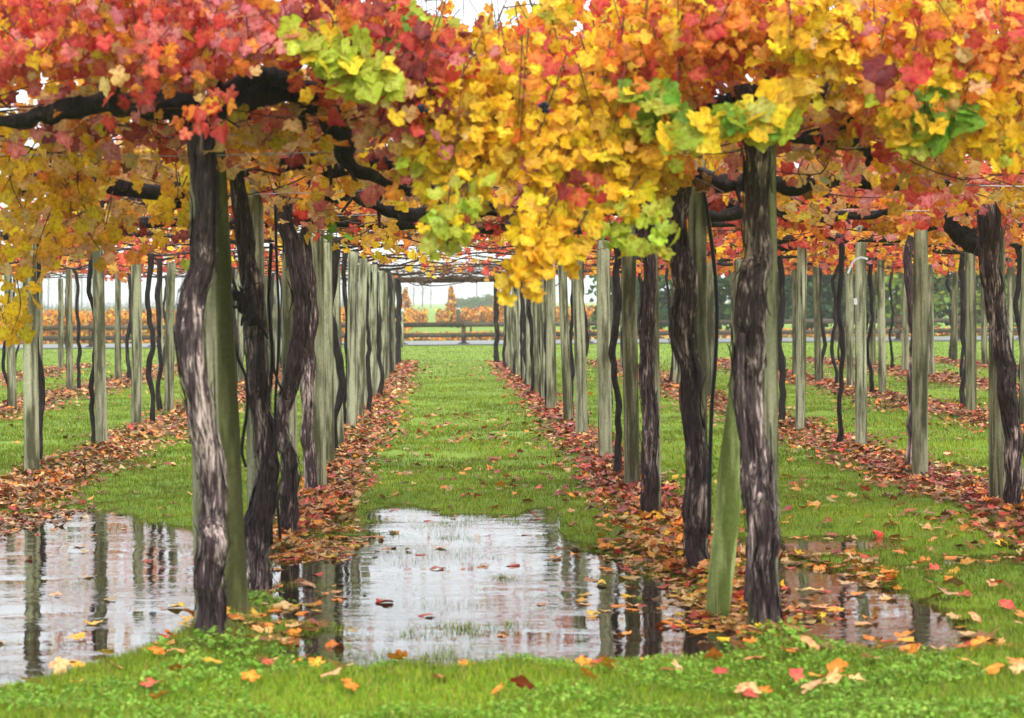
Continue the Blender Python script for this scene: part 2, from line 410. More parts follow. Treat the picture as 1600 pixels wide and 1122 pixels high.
def leaf_mesh(name, mat, *a, **k):
    v, t, c = leaf_arrays(*a, **k)
    return mesh_np(name, v, [t], mat, c)

# single leaves: shared meshes, a few shapes in each colour
LEAFM = {}
def single_leaf(pal, mat=M_leaf, flat=False):
    key = (pal, flat)
    if key not in LEAFM:
        LEAFM[key] = [leaf_mesh('leaf', mat, [(0, 0, 0)], [(0, 0, 1)], [(0, 1, 0)], [1.0], [PI[pal]], lod='hi', curl=.22 if flat else .4) for _ in range(6)]
    return random.choice(LEAFM[key])

def place_leaf(parent, pos, nrm, tip, size, pal, base=(0, 0, 0)):
    o = bpy.data.objects.new('leaf', single_leaf(pal)); C.objects.link(o)
    n = Vector(nrm).normalized(); y = Vector(tip); y = (y - n * y.dot(n)).normalized(); x = y.cross(n)
    Mx = Matrix((x, y, n)).transposed().to_4x4()
    o.parent = parent
    o.matrix_local = Matrix.Translation(Vector(pos) - Vector(base)) @ Mx @ Matrix.Scale(size, 4)
    return o

# ------------------------------------------------------------------ canopy height
def zc(y): return 2.14 + .22 * math.exp(-max(0, y - 10) / 3.0)

# colours of the near canopy by where in the vineyard they grow (control points seen from the aisle)
W = lambda **k: np.array([k.get(n, 0) for n in PN], float)
CTRL = [((70, 50), W(red=.45, pink=.25, orange=.2, yellow=.1)), ((30, 110), W(yellow=.3, orange=.3, red=.4)), ((60, 190), W(tan=.35, pink=.3, gold=.3, maroon=.05)),
        ((150, 120), W(orange=.3, red=.3, gold=.25, tan=.15)), ((250, 60), W(red=.4, orange=.35, pink=.25)), ((400, 50), W(pink=.5, red=.3, maroon=.1, orange=.1)), ((330, 20), W(pink=.5, red=.4, orange=.1)),
        ((400, 120), W(gold=.35, orange=.3, red=.2, tan=.15)), ((420, 205), W(yellow=.45, tan=.3, gold=.25)), ((560, 60), W(red=.5, maroon=.2, orange=.3)),
        ((580, 190), W(pink=.4, maroon=.2, tan=.3, orange=.1)), ((690, 110), W(maroon=.4, red=.35, pink=.2, orange=.05)), ((650, 200), W(pink=.3, tan=.3, yellow=.2, red=.2)), ((640, 60), W(maroon=.4, red=.4, orange=.2)),
        ((780, 90), W(yellow=.45, gold=.2, orange=.15, pink=.2)), ((870, 60), W(orange=.4, red=.25, yellow=.3, pink=.05)), ((740, 190), W(yellow=.85, gold=.15)),
        ((860, 200), W(yellow=.75, gold=.15, pink=.1)), ((950, 230), W(yellow=.85, gold=.15)), ((830, 380), W(yellow=.9, gold=.1)), ((900, 290), W(yellow=.6, gold=.2, red=.1, orange=.1)),
        ((700, 350), W(lime=.6, yellow=.4)), ((960, 60), W(yellow=.4, orange=.35, red=.2, gold=.05)), ((960, 330), W(yellow=.6, gold=.3, lime=.1)), ((1050, 40), W(orange=.4, yellow=.4, red=.2)),
        ((1130, 90), W(orange=.55, red=.35, yellow=.1)), ((1180, 40), W(red=.35, orange=.45, pink=.2)), ((1080, 150), W(orange=.6, gold=.3, red=.1)), ((1270, 50), W(yellow=.7, gold=.2, orange=.1)), ((1310, 130), W(yellow=.4, orange=.3, tan=.3)),
        ((1390, 60), W(orange=.4, pink=.2, red=.2, yellow=.2)), ((1400, 190), W(yellow=.65, orange=.25, gold=.1)), ((1460, 60), W(yellow=.5, orange=.3, red=.2)), ((1540, 60), W(red=.35, orange=.4, gold=.25)),
        ((1530, 200), W(gold=.5, yellow=.4, orange=.1)), ((1500, 130), W(tan=.3, yellow=.4, orange=.3)), ((100, 290), W(yellow=.55, gold=.3, tan=.1, orange=.05)), ((60, 380), W(yellow=.5, gold=.3, tan=.2)),
        ((250, 270), W(yellow=.5, gold=.25, tan=.15, maroon=.1)), ((230, 200), W(tan=.35, pink=.25, orange=.2, maroon=.2))]
CX = np.array([c[0] for c in CTRL], float); CW = np.array([c[1] for c in CTRL])
def pal_near(px, py):
    d2 = (CX[:, 0] - px) ** 2 + (CX[:, 1] - py) ** 2
    w = np.exp(-d2 / (2 * 55 ** 2)) + 1e-6 / (1 + d2)
    p = (w[:, None] * CW).sum(0); p = p ** 1.3; p /= p.sum()
    return int(rng.choice(len(PN), p=p))
def to_px(p):
    x = (p[0]) * F / p[1]; y = (p[2] - EYE) * F / p[1]
    c, s = math.cos(ROLL), math.sin(ROLL)
    return PX + c * x - s * y, PY - (s * x + c * y)

# ------------------------------------------------------------------ vines
ROWNAME = {-8.9: 'fourth row left of central aisle', -6.3: 'third row left of central aisle', -3.7: 'second row left of central aisle',
           -1.1: 'row left of central aisle', 1.5: 'row right of central aisle', 4.1: 'second row right of central aisle',
           6.7: 'third row right of central aisle', 9.3: 'fourth row right of central aisle', 11.9: 'fifth row right of central aisle'}
ORD = ['first', 'second', 'third', 'fourth', 'fifth', 'sixth', 'seventh', 'eighth', 'ninth', 'tenth', 'eleventh', 'twelfth', 'thirteenth', 'fourteenth', 'fifteenth', 'sixteenth', 'seventeenth', 'eighteenth']

class Vine: pass
VINES = []
def trunk_part(v, pts, rads, near, mat=None, bark=True):
    n = 110 if near == 2 else (50 if near == 1 else 22)
    P, r = spline(pts, n, rads); r = r * ((.70 if near == 2 else .78) if near else .9)
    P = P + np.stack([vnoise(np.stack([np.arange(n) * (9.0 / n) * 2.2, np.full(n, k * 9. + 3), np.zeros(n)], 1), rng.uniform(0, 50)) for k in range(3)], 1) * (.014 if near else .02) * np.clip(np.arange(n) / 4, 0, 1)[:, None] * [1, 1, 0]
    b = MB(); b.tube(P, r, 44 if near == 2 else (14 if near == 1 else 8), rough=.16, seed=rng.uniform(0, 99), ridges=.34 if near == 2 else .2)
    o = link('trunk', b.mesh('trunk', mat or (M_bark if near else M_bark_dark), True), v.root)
    o.location = -Vector(v.base)
    if near == 2 and bark:     # long shreds of bark standing off the trunk
        s = MB()
        for _ in range(70):
            k0 = int(rng.integers(3, n - 14)); L = int(rng.integers(5, 16)); a = rng.uniform(0, 2 * math.pi); w = rng.uniform(.007, .019)
            ks = np.arange(k0, min(n, k0 + L)); m_ = len(ks)
            lift = 1.05 + .1 * np.abs(np.linspace(-1, 1, m_)) ** 2 * rng.uniform(0, 4.5)
            an = a + np.cumsum(rng.normal(0, .03, m_))
            d = np.stack([np.cos(an), np.sin(an), an * 0], 1); tt = np.stack([-np.sin(an), np.cos(an), an * 0], 1)
            c = P[ks] + d * (r[ks] * lift * 1.30)[:, None]
            ww = w * np.sin(np.linspace(.25, math.pi - .15, m_))[:, None]
            vv = np.concatenate([c - tt * ww, c + d * .004, c + tt * ww]); q_ = []
            k = np.arange(m_ - 1)
            q_ = np.concatenate([np.stack([k, k + 1, k + 1 + m_, k + m_], 1), np.stack([k + m_, k + 1 + m_, k + 1 + 2 * m_, k + 2 * m_], 1)])
            s.add(vv, q_)
        so_ = link('bark_shreds', s.mesh('bark_shreds', M_strip), v.root); so_.location = -Vector(v.base); so_['kind'] = 'stuff'
    return P

def arm_part(v, pts, rads, near, name='arm'):
    n = 60 if near else 14
    P, r = spline(pts, n, rads)
    if near:
        r = np.array(r) * .84 * (1 + .16 * vnoise(np.stack([np.arange(n) * .45, np.zeros(n), np.full(n, len(VINES) * 3.1)], 1), rng.uniform(0, 50)))
        P = P + np.stack([vnoise(np.stack([np.arange(n) * .3, np.full(n, k * 9.), np.zeros(n)], 1), rng.uniform(0, 50)) for k in range(3)], 1) * .016
    b = MB(); b.tube(P, r, 16 if near else 6, rough=.38 if near else .25, seed=rng.uniform(0, 99), ridges=.4 if near else .2)
    if near:                         # pruning spurs and knuckles
        for _ in range(9):
            k = int(rng.integers(3, n - 3)); d_ = rng.normal(0, 1, 3) * [.8, .6, 1]; d_[2] = abs(d_[2]) * rng.choice([1, 1, -1]); d_ /= np.linalg.norm(d_)
            L = rng.uniform(.05, .16); q_ = [P[k], P[k] + d_ * L * .5 + rng.normal(0, .012, 3), P[k] + d_ * L]
            b.tube(spline(q_, 6), np.linspace(r[k] * .6, r[k] * .22, 6), 7, rough=.3, seed=rng.uniform(0, 99))
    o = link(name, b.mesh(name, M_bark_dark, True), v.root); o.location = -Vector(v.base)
    return P

def new_vine(x, y, label, idx, row):
    v = Vine(); v.x, v.y, v.row, v.idx = x, y, row, idx
    v.base = (x, y, float(ground_z(np.array([x]), np.array([y]))[0]))
    v.root = empty('grapevine', v.base, label, 'vine', 'grapevines trained over the pergola')
    v.pos = []; v.n = []; v.t = []; v.s = []; v.p = []; v.shoots = MB(); v.ns = 0
    VINES.append(v); return v

def shoot(v, P, r0=.004, leaves=True, step=.034, pal=None, size=(.040, .076), face=(0, -1, .35), spread=.6, col=None, drop=.8):
    """a cane with alternate leaves on short stalks"""
    P = np.asarray(P, float)
    v.shoots.tube(P, np.linspace(r0, r0 * .45, len(P)), 4, cap=False); v.ns += 1
    if not leaves: return
    L = np.concatenate([[0], np.cumsum(np.linalg.norm(np.diff(P, axis=0), axis=1))])
    s = rng.uniform(.01, step); side = 1
    while s < L[-1]:
        c = np.array([np.interp(s, L, P[:, k]) for k in range(3)])
        off = np.array([side * rng.uniform(.02, .07), rng.uniform(-.07, .02), rng.uniform(-.04, .03)])
        q_ = c + off
        nn = np.array(face, float) + rng.normal(0, spread, 3)
        tt = np.array([side * .45, -.1, -drop]) + rng.normal(0, .35, 3)
        if pal is None:
            a, b_ = to_px(q_); pp = pal_near(a, b_)
        else: pp = int(rng.choice(len(PN), p=pal / pal.sum()))
        v.pos.append(q_); v.n.append(nn); v.t.append(tt); v.s.append(rng.uniform(*size)); v.p.append(pp)
        side = -side; s += rng.uniform(.6, 1.4) * step

def finish(v, n_obj, lod):
    if v.ns:
        o = link('canes', v.shoots.mesh('canes', M_cane), v.root); o.location = -Vector(v.base); o['kind'] = 'stuff'
    if not v.pos: return
    pos = np.array(v.pos); nn = np.array(v.n); tt = np.array(v.t); s = np.array(v.s); pp = np.array(v.p)
    # a dip in the top of the curtain where the sky shows
    pp_ = np.array([to_px(q_) for q_ in pos]); dip = np.maximum(np.interp(pp_[:, 0], [610, 650, 700, 760, 830, 870], [-40, 8, 26, 30, 16, -40]), np.interp(pp_[:, 0], [415, 428, 440, 455], [-40, 22, 18, -40]))
    dip = np.maximum(dip, np.interp(pp_[:, 0], [545, 560, 575, 590], [-40, 12, 16, -40]))
    keep = (pp_[:, 1] - .4 * s / pos[:, 1] * F > dip + rng.normal(0, 7, len(pos))) | (pos[:, 1] > 20) | ((rng.random(len(pos)) < .06) & (pp_[:, 1] > 5))
    pos, nn, tt, s, pp = pos[keep], nn[keep], tt[keep], s[keep], pp[keep]
    # the leaves that show largest: nearest first
    order = np.argsort(pos[:, 1] / s * .1)
    a = order[:n_obj]; b_ = order[n_obj:]
    for k in a: place_leaf(v.root, pos[k], nn[k], tt[k], s[k], PN[pp[k]], v.base)
    if len(b_):
        me = leaf_mesh('foliage', M_leaf, pos[b_] - np.array(v.base), nn[b_], tt[b_], s[b_], pp[b_], lod=lod)
        link('foliage', me, v.root)['kind'] = 'stuff'

def post_mesh(k, r=.062, sides=18):
    b = MB(); n = 26; zz = np.linspace(0, 1, n)
    P = np.stack([.010 * np.sin(zz * 3 + k), .010 * np.cos(zz * 2.3 + k * 2), zz], 1)
    rad = r * (1.04 - .10 * zz); rad[-1] *= .96
    th = np.linspace(0, 2 * math.pi, sides, endpoint=False)
    crack = rng.uniform(0, 2 * math.pi)
    vv = []
    for i_ in range(n):
        rr = rad[i_] * (1 + .035 * np.sin(3 * th + k) + .02 * np.sin(7 * th + 2 * k + zz[i_] * 3))
        rr = rr * (1 - .16 * np.exp(-((((th - crack - .3 * zz[i_] + math.pi) % (2 * math.pi)) - math.pi) / .16) ** 2))
        vv.append(np.stack([P[i_, 0] + rr * np.cos(th), P[i_, 1] + rr * np.sin(th), np.full(sides, zz[i_]) + (0.004 * np.sin(th * 2 + k) if i_ == n - 1 else 0)], 1))
    vv = np.concatenate(vv + [[[P[-1, 0], P[-1, 1], 1.004]]])
    i_, j_ = np.meshgrid(np.arange(n - 1), np.arange(sides), indexing='ij'); i_ = i_.ravel(); j_ = j_.ravel(); j2 = (j_ + 1) % sides
    q_ = np.stack([i_ * sides + j_, i_ * sides + j2, (i_ + 1) * sides + j2, (i_ + 1) * sides + j_], 1)
    k_ = np.arange(sides); t_ = np.stack([(n - 1) * sides + k_, (n - 1) * sides + (k_ + 1) % sides, np.full(sides, n * sides)], 1)
    b.add(vv, q_, t_)
    return b.mesh('vineyard_post', M_post, True)
POSTM = [post_mesh(k) for k in range(7)]
def add_post(x, y, top, label, rscale=1.0, tilt=(0, 0)):
    o = bpy.data.objects.new('vineyard_post', random.choice(POSTM)); C.objects.link(o)
    z = float(ground_z(np.array([x]), np.array([y]))[0]) - .12
    o.location = (x, y, z); o.scale = (rscale, rscale, top - z); o.rotation_euler = (tilt[0], tilt[1], rng.uniform(0, 6))
    return tag(o, label, 'post', 'round wooden posts holding up the pergola')

def px_path(pts, d, dd=0):
    n = len(pts); return [at(p_[0], p_[1], d + dd * k / max(1, n - 1)) for k, p_ in enumerate(pts)]

# ---- the near vines, each from its own measured outline: (px, py, half width px) from the ground up
def near_vine(pts, d, label, idx, row, near=2):
    s = F / d
    P = px_path([p_[:2] for p_ in pts], d); r = [p_[2] / s for p_ in pts]
    P[0] = (P[0][0], P[0][1], -.06)
    v = new_vine(P[0][0], d, label, idx, row)
    v.base = (P[0][0], d, float(ground_z(np.array([P[0][0]]), np.array([d]))[0])); v.root.location = v.base
    P = [(a[0], a[1] + .03 * math.sin(k * 1.7 + idx), a[2]) for k, a in enumerate(P)]
    trunk_part(v, P, r, near); v.top = P[-1]
    return v

v1 = near_vine([(330, 1012, 27), (328, 960, 24), (331, 900, 23), (336, 850, 25), (333, 800, 24), (327, 720, 23), (315, 630, 22), (301, 540, 24), (303, 460, 24), (319, 390, 21), (323, 300, 21), (320, 200, 22), (318, 165, 25)], 10.2,
               'thick vine trunk with a sideways bend, first in the row left of central aisle', 0, -1.1)
v2 = near_vine([(403, 912, 21), (402, 870, 20), (404, 810, 23), (418, 745, 19), (414, 680, 16), (402, 590, 18), (397, 490, 18), (386, 400, 16), (373, 300, 15), (368, 255, 15)], 12.3,
               'dark vine trunk with a stubbed side branch, second in the row left of the aisle', 1, -1.1)
v3 = near_vine([(450, 838, 20), (453, 790, 15), (450, 720, 14), (440, 650, 13), (461, 560, 16), (473, 470, 16), (457, 390, 15), (441, 310, 14), (440, 270, 13)], 14.9,
               'twisting vine trunk with pale bark, third in the row left of central aisle', 2, -1.1, 2)
v4 = near_vine([(485, 780, 13), (484, 740, 12), (478, 670, 11), (482, 580, 12), (484, 470, 13), (478, 390, 11), (480, 330, 11)], 17.6,
               'straight dark vine trunk, fourth in the row left of central aisle', 3, -1.1, 1)
v5 = near_vine([(1202, 990, 24), (1199, 940, 26), (1192, 860, 28), (1190, 790, 27), (1182, 710, 26), (1166, 610, 27), (1168, 500, 30), (1180, 420, 26), (1188, 340, 23), (1186, 240, 24), (1172, 185, 24), (1150, 140, 24)], 10.6,
               'massive vine trunk with long pale bark streaks, first right of central aisle', 0, 1.5)
v6 = near_vine([(1090, 900, 20), (1088, 850, 19), (1084, 790, 20), (1090, 720, 21), (1083, 640, 19), (1072, 540, 20), (1067, 450, 21), (1060, 370, 20), (1064, 300, 20), (1066, 250, 20)], 12.6,
               'shaggy barked vine trunk, second in the row right of central aisle', 1, 1.5)
v7 = near_vine([(1021, 826, 18), (1016, 790, 14), (1013, 700, 14), (1014, 620, 13), (1008, 540, 12), (1012, 440, 12), (1010, 360, 12), (1012, 280, 12)], 15.4,
               'slim shaggy vine trunk, third in the row right of central aisle', 2, 1.5, 2)
v8 = near_vine([(1590, 812, 17), (1586, 780, 15), (1583, 700, 15), (1572, 600, 16), (1560, 500, 16), (1549, 420, 18), (1546, 340, 20), (1545, 290, 20)], 15.6,
               'curving dark vine trunk at the right edge beside a pale post', 0, 4.1, 2)
vL = new_vine(-3.7, 12.4, 'grapevine at the far left whose yellow and red leaves hang into view', 0, -3.7); trunk_part(vL, [(-3.7, 12.4, -.05), (-3.66, 12.4, .8), (-3.75, 12.42, 1.6), (-3.7, 12.4, 2.4)], [.08, .06, .06, .07], 1); vL.top = (-3.7, 12.4, 2.4)
vR = new_vine(4.15, 11.3, 'grapevine at the far right with orange and yellow leaves reaching into view', 0, 4.1); trunk_part(vR, [(4.15, 11.3, -.05), (4.2, 11.3, .8), (4.1, 11.32, 1.6), (4.15, 11.3, 2.4)], [.08, .06, .06, .07], 1); vR.top = (4.15, 11.3, 2.4)

# side stub on the second trunk, loose suckers
arm_part(v2, px_path([(396, 500), (380, 480), (368, 462), (364, 455)], 12.2), [.035, .03, .022, .006], True, 'branch_stub')
b = MB(); P = spline(px_path([(1176, 800), (1166, 730), (1160, 660), (1156, 600), (1158, 520)], 10.45), 30); b.tube(P, np.linspace(.012, .02, 30), 7, rough=.15)
b.tube(spline(px_path([(1165, 940), (1172, 860), (1176, 800), (1190, 770)], 10.45), 20), .013, 7, rough=.15)
link('sucker', b.mesh('sucker', M_bark, True), v5.root, -Vector(v5.base))
b = MB(); b.tube(spline(px_path([(424, 850), (422, 760), (419, 660), (425, 560), (420, 470), (424, 380)], 12.5), 40), .011, 7, rough=.1)
b.tube(spline(px_path([(425, 560), (432, 590), (448, 625)], 12.5), 14), .006, 6)
link('sucker', b.mesh('sucker', M_bark_dark, True), v2.root, -Vector(v2.base))
b = MB(); b.tube(spline(px_path([(384, 730), (378, 700), (386, 640), (384, 590), (372, 560), (362, 520)], 12.0), 30), .009, 7, rough=.1)
link('sucker', b.mesh('sucker', M_bark_dark, True), v2.root, -Vector(v2.base))

# arms of the near vines
A = arm_part
A(v1, px_path([(318, 185), (285, 170), (220, 160), (150, 163), (80, 178), (20, 185), (-60, 190)], 10.2), np.array([26, 20, 19, 18, 15, 12, 9]) / 343, True)
A(v1, px_path([(320, 185), (350, 160), (400, 150), (460, 150), (515, 175), (535, 225), (560, 265), (640, 300)], 10.2, .9), np.array([24, 20, 19, 18, 20, 15, 10, 7]) / 330, True)
A(v1, px_path([(330, 165), (400, 120), (440, 125), (520, 155)], 10.3, .2), np.array([14, 12, 14, 10]) / 340, True)
A(v5, px_path([(1150, 165), (1110, 180), (1050, 195), (990, 205), (900, 220)], 10.6, .3), np.array([26, 20, 15, 11, 8]) / 330, True)
A(v5, px_path([(1165, 150), (1210, 165), (1260, 145), (1300, 150), (1325, 175), (1330, 225)], 10.6, .2), np.array([24, 18, 17, 18, 15, 9]) / 330, True)
A(v5, px_path([(1190, 205), (1240, 213), (1300, 218), (1350, 232), (1360, 260)], 10.7, .4), np.array([12, 9, 9, 9, 5]) / 330, True)
A(v2, px_path([(368, 262), (320, 278), (240, 300), (150, 285), (60, 290), (-40, 300)], 12.3, .5), np.array([17, 15, 14, 12, 9, 7]) / 285, True)
A(v2, px_path([(372, 262), (430, 255), (500, 262), (580, 270), (650, 285), (700, 300)], 12.3, .5), np.array([16, 13, 12, 11, 9, 6]) / 285, True)
A(v3, px_path([(440, 285), (480, 300), (560, 305), (640, 300), (720, 318), (790, 322)], 14.9, .4), np.array([15, 13, 12, 11, 9, 6]) / 235, True)
A(v3, px_path([(440, 285), (380, 300), (300, 310), (200, 318), (100, 320), (20, 330)], 14.9, .5), np.array([15, 13, 12, 11, 9, 6]) / 235, True)
A(v6, px_path([(1066, 262), (1010, 262), (930, 262), (850, 270), (760, 262), (700, 270)], 12.6, .4), np.array([19, 15, 12, 11, 9, 7]) / 278, True)
A(v6, px_path([(1066, 262), (1110, 275), (1180, 290), (1260, 288), (1330, 280), (1400, 290), (1480, 285)], 12.6, .5), np.array([19, 16, 13, 12, 13, 9, 7]) / 278, True)
A(v7, px_path([(1012, 298), (960, 318), (900, 325), (830, 330), (770, 328)], 15.4, .4), np.array([13, 12, 10, 8, 6]) / 227, True)
A(v7, px_path([(1012, 298), (1090, 310), (1180, 318), (1280, 312), (1340, 318)], 15.4, .4), np.array([13, 12, 10, 8, 6]) / 227, True)
A(v8, px_path([(1545, 305), (1500, 275), (1430, 290), (1340, 292), (1250, 300), (1200, 295)], 16.3, .5), np.array([21, 17, 13, 11, 9, 6]) / 215, True)
A(v8, px_path([(1540, 385), (1505, 375), (1490, 345), (1510, 320), (1545, 310)], 16.2), np.array([13, 13, 11, 12, 16]) / 215, True)
A(v8, px_path([(1548, 305), (1590, 290), (1660, 285)], 16.3), np.array([20, 15, 10]) / 215, True)
A(vR, [(4.15, 11.3, 2.38), (3.5, 11.25, 2.42), (2.9, 11.2, 2.34), (2.4, 11.2, 2.36)], [.06, .05, .04, .02], True)
A(vL, [(-3.7, 12.4, 2.3), (-3.1, 12.35, 2.3), (-2.5, 12.3, 2.22), (-2.0, 12.3, 2.24)], [.06, .05, .04, .02], True)

A(v4, px_path([(480, 335), (560, 345), (660, 352), (760, 352), (850, 342), (960, 330)], 17.4, .4), np.array([13, 12, 11, 10, 9, 6]) / 200, True)
A(v4, px_path([(480, 330), (400, 345), (320, 350), (240, 345), (150, 350)], 17.4, .4), np.array([12, 10, 10, 8, 5]) / 200, True)
A(v3, px_path([(440, 280), (520, 290), (600, 325), (700, 335), (800, 330)], 14.5, .6), np.array([12, 11, 10, 9, 5]) / 235, True)
A(v2, px_path([(440, 252), (520, 240), (600, 250), (690, 245)], 11.9, .3), np.array([8, 10, 9, 6]) / 290, True)
A(v7, px_path([(1015, 300), (1100, 335), (1190, 330), (1300, 338), (1400, 330)], 15.1, .3), np.array([11, 10, 9, 8, 5]) / 230, True)

# ---- shoots and leaves of the near vines
def owner_near(x, y):
    if y < 11.6: c = [v1, v5, vR, vL]
    elif y < 13.7: c = [vL, v2, v6, vR]
    else: c = [v3, v7, v8]
    return min(c, key=lambda q_: abs((q_.x if q_ is not v8 else 4.1) - x))
BX = [-60, 0, 120, 240, 300, 340, 400, 520, 600, 650, 700, 760, 800, 850, 900, 950, 1000, 1030, 1060, 1110, 1140, 1200, 1300, 1380, 1480, 1560, 1660]
BY = [125, 115, 95, 100, 160, 110, 85, 90, 180, 250, 270, 230, 260, 300, 300, 270, 270, 190, 130, 100, 80, 75, 105, 200, 200, 225, 235]
def front_leaf(px, py, d, size, pal=None):
    P = np.array(at(px, py, d)); v = owner_near(P[0], d)
    v.pos.append(P); v.n.append(np.array([0, -1, .4]) + rng.normal(0, .55, 3)); v.t.append(np.array([0, -.1, -.8]) + rng.normal(0, .45, 3))
    v.s.append(size); v.p.append(pal_near(px, py) if pal is None else PI[pal])
for k in range(800):                       # the arching outer curtain
    px = rng.uniform(-60, 1660); yb = np.interp(px, BX, BY); py = rng.uniform(-90, yb - 30)
    if 620 < px < 870 and py < 20: py += 50
    d = rng.uniform(9.5, 11.2); L = rng.uniform(60, 190); dx = rng.normal(0, 45)
    y1 = min(py + L, yb + rng.normal(0, 12)); 
    if y1 < py + 15: continue
    pts = spline([at(px, py, d), at(px + dx * .35, py + (y1 - py) * .35, d - .08), at(px + dx, y1, d - .1)], 10)
    shoot(owner_near(pts[0][0], d), pts, r0=.0035)
for k in range(16):                        # upright tips against the sky
    px = rng.choice([rng.uniform(-20, 640), rng.uniform(860, 1600), rng.uniform(640, 860)], p=[.35, .45, .2]); d = rng.uniform(9.8, 10.8)
    y0 = 70 if 620 < px < 870 else 20
    y1 = y0 - rng.uniform(30, 75)
    if 630 < px < 870: y1 = max(y1, 22)
    shoot(owner_near(at(px, y0, d)[0], d), spline([at(px, y0, d), at(px + rng.normal(0, 20), y1, d)], 8), face=(0, -1, 0))
# drapes that single out parts of the curtain
def drape(px0, py0, px1, py1, d, pal, n=1, sp=10, size=(.045, .080), step=.031):
    for _ in range(n):
        a = np.array([px0 + rng.normal(0, sp), py0 + rng.normal(0, sp)]); b_ = np.array([px1 + rng.normal(0, sp), py1 + rng.normal(0, sp * .5)])
        m_ = (a * .5 + b_ * .5) + [rng.normal(0, 10), -8]
        P = spline([at(*a, d), at(*m_, d - .05), at(*b_, d - .03)], 12)
        shoot(owner_near(P[0][0], d), P, pal=pal, size=size, step=step)
Y_ = W(yellow=.86, gold=.12, orange=.02); YL = W(yellow=.6, lime=.4); LM = W(lime=.85, yellow=.15); GR = W(green=.65, lime=.35); GRL = W(green=.25, lime=.5, yellow=.25)
drape(760, 110, 690, 275, 9.7, Y_, 9, 22); drape(800, 130, 760, 240, 9.6, Y_, 5, 20); drape(950, 110, 880, 300, 9.6, Y_, 7, 24); drape(1000, 120, 985, 285, 9.6, Y_, 7, 18)
drape(900, 170, 850, 330, 9.5, Y_, 6, 20); drape(860, 300, 812, 455, 9.3, Y_, 4, 10); drape(905, 330, 862, 420, 9.3, Y_, 3, 9); drape(770, 230, 735, 300, 9.6, Y_, 3, 10)
drape(735, 270, 700, 350, 9.5, YL, 3, 9); drape(720, 310, 690, 385, 9.4, LM, 3, 8); drape(680, 230, 668, 262, 9.7, YL, 2, 8)
drape(985, 290, 945, 345, 9.4, YL, 3, 10); drape(1000, 310, 1012, 392, 9.4, LM, 3, 6); drape(950, 340, 965, 375, 9.4, LM, 2, 8)
drape(480, 50, 590, 125, 9.4, LM, 4, 9, (.08, .11)); drape(590, 30, 640, 68, 9.8, GRL, 4, 16); drape(500, 10, 530, 60, 9.8, Y_, 2, 12); drape(660, 10, 690, 22, 9.9, LM, 2, 8); drape(830, 22, 880, 20, 10.2, YL, 3, 12)
drape(988, 128, 1050, 205, 9.5, GR, 3, 6, (.07, .105)); drape(1210, 190, 1075, 205, 9.3, GRL, 3, 9, (.08, .11)); drape(1235, 125, 1215, 155, 9.3, Y_, 2, 10, (.085, .12)); drape(1080, 215, 1085, 240, 9.4, LM, 1, 5)
drape(1450, 140, 1480, 215, 9.6, GR, 3, 9, (.08, .11)); drape(1400, 150, 1430, 225, 9.6, YL, 5, 18); drape(1250, 10, 1290, 100, 9.6, Y_, 6, 22); drape(1500, 150, 1570, 245, 9.7, Y_, 5, 16); drape(1545, 220, 1590, 250, 9.6, YL, 2, 8)
drape(1050, 265, 1010, 290, 10.6, W(yellow=.6, orange=.2, gold=.2), 4, 12); drape(1180, 10, 1110, 90, 9.8, W(orange=.6, red=.4), 6, 24); drape(330, 140, 310, 195, 9.5, W(red=.7, orange=.3), 3, 10); drape(210, 150, 190, 175, 9.8, W(red=.5, maroon=.3, pink=.2), 2, 15)
drape(1395, 95, 1392, 125, 9.3, W(maroon=.3, red=.7), 1, 5, (.11, .13)); drape(905, 285, 880, 300, 9.3, W(red=.7, maroon=.3), 2, 6)
drape(655, 140, 660, 200, 9.6, W(maroon=.5, red=.3, pink=.2), 3, 12); drape(560, 60, 620, 160, 9.9, W(red=.6, maroon=.2, orange=.2), 5, 25)
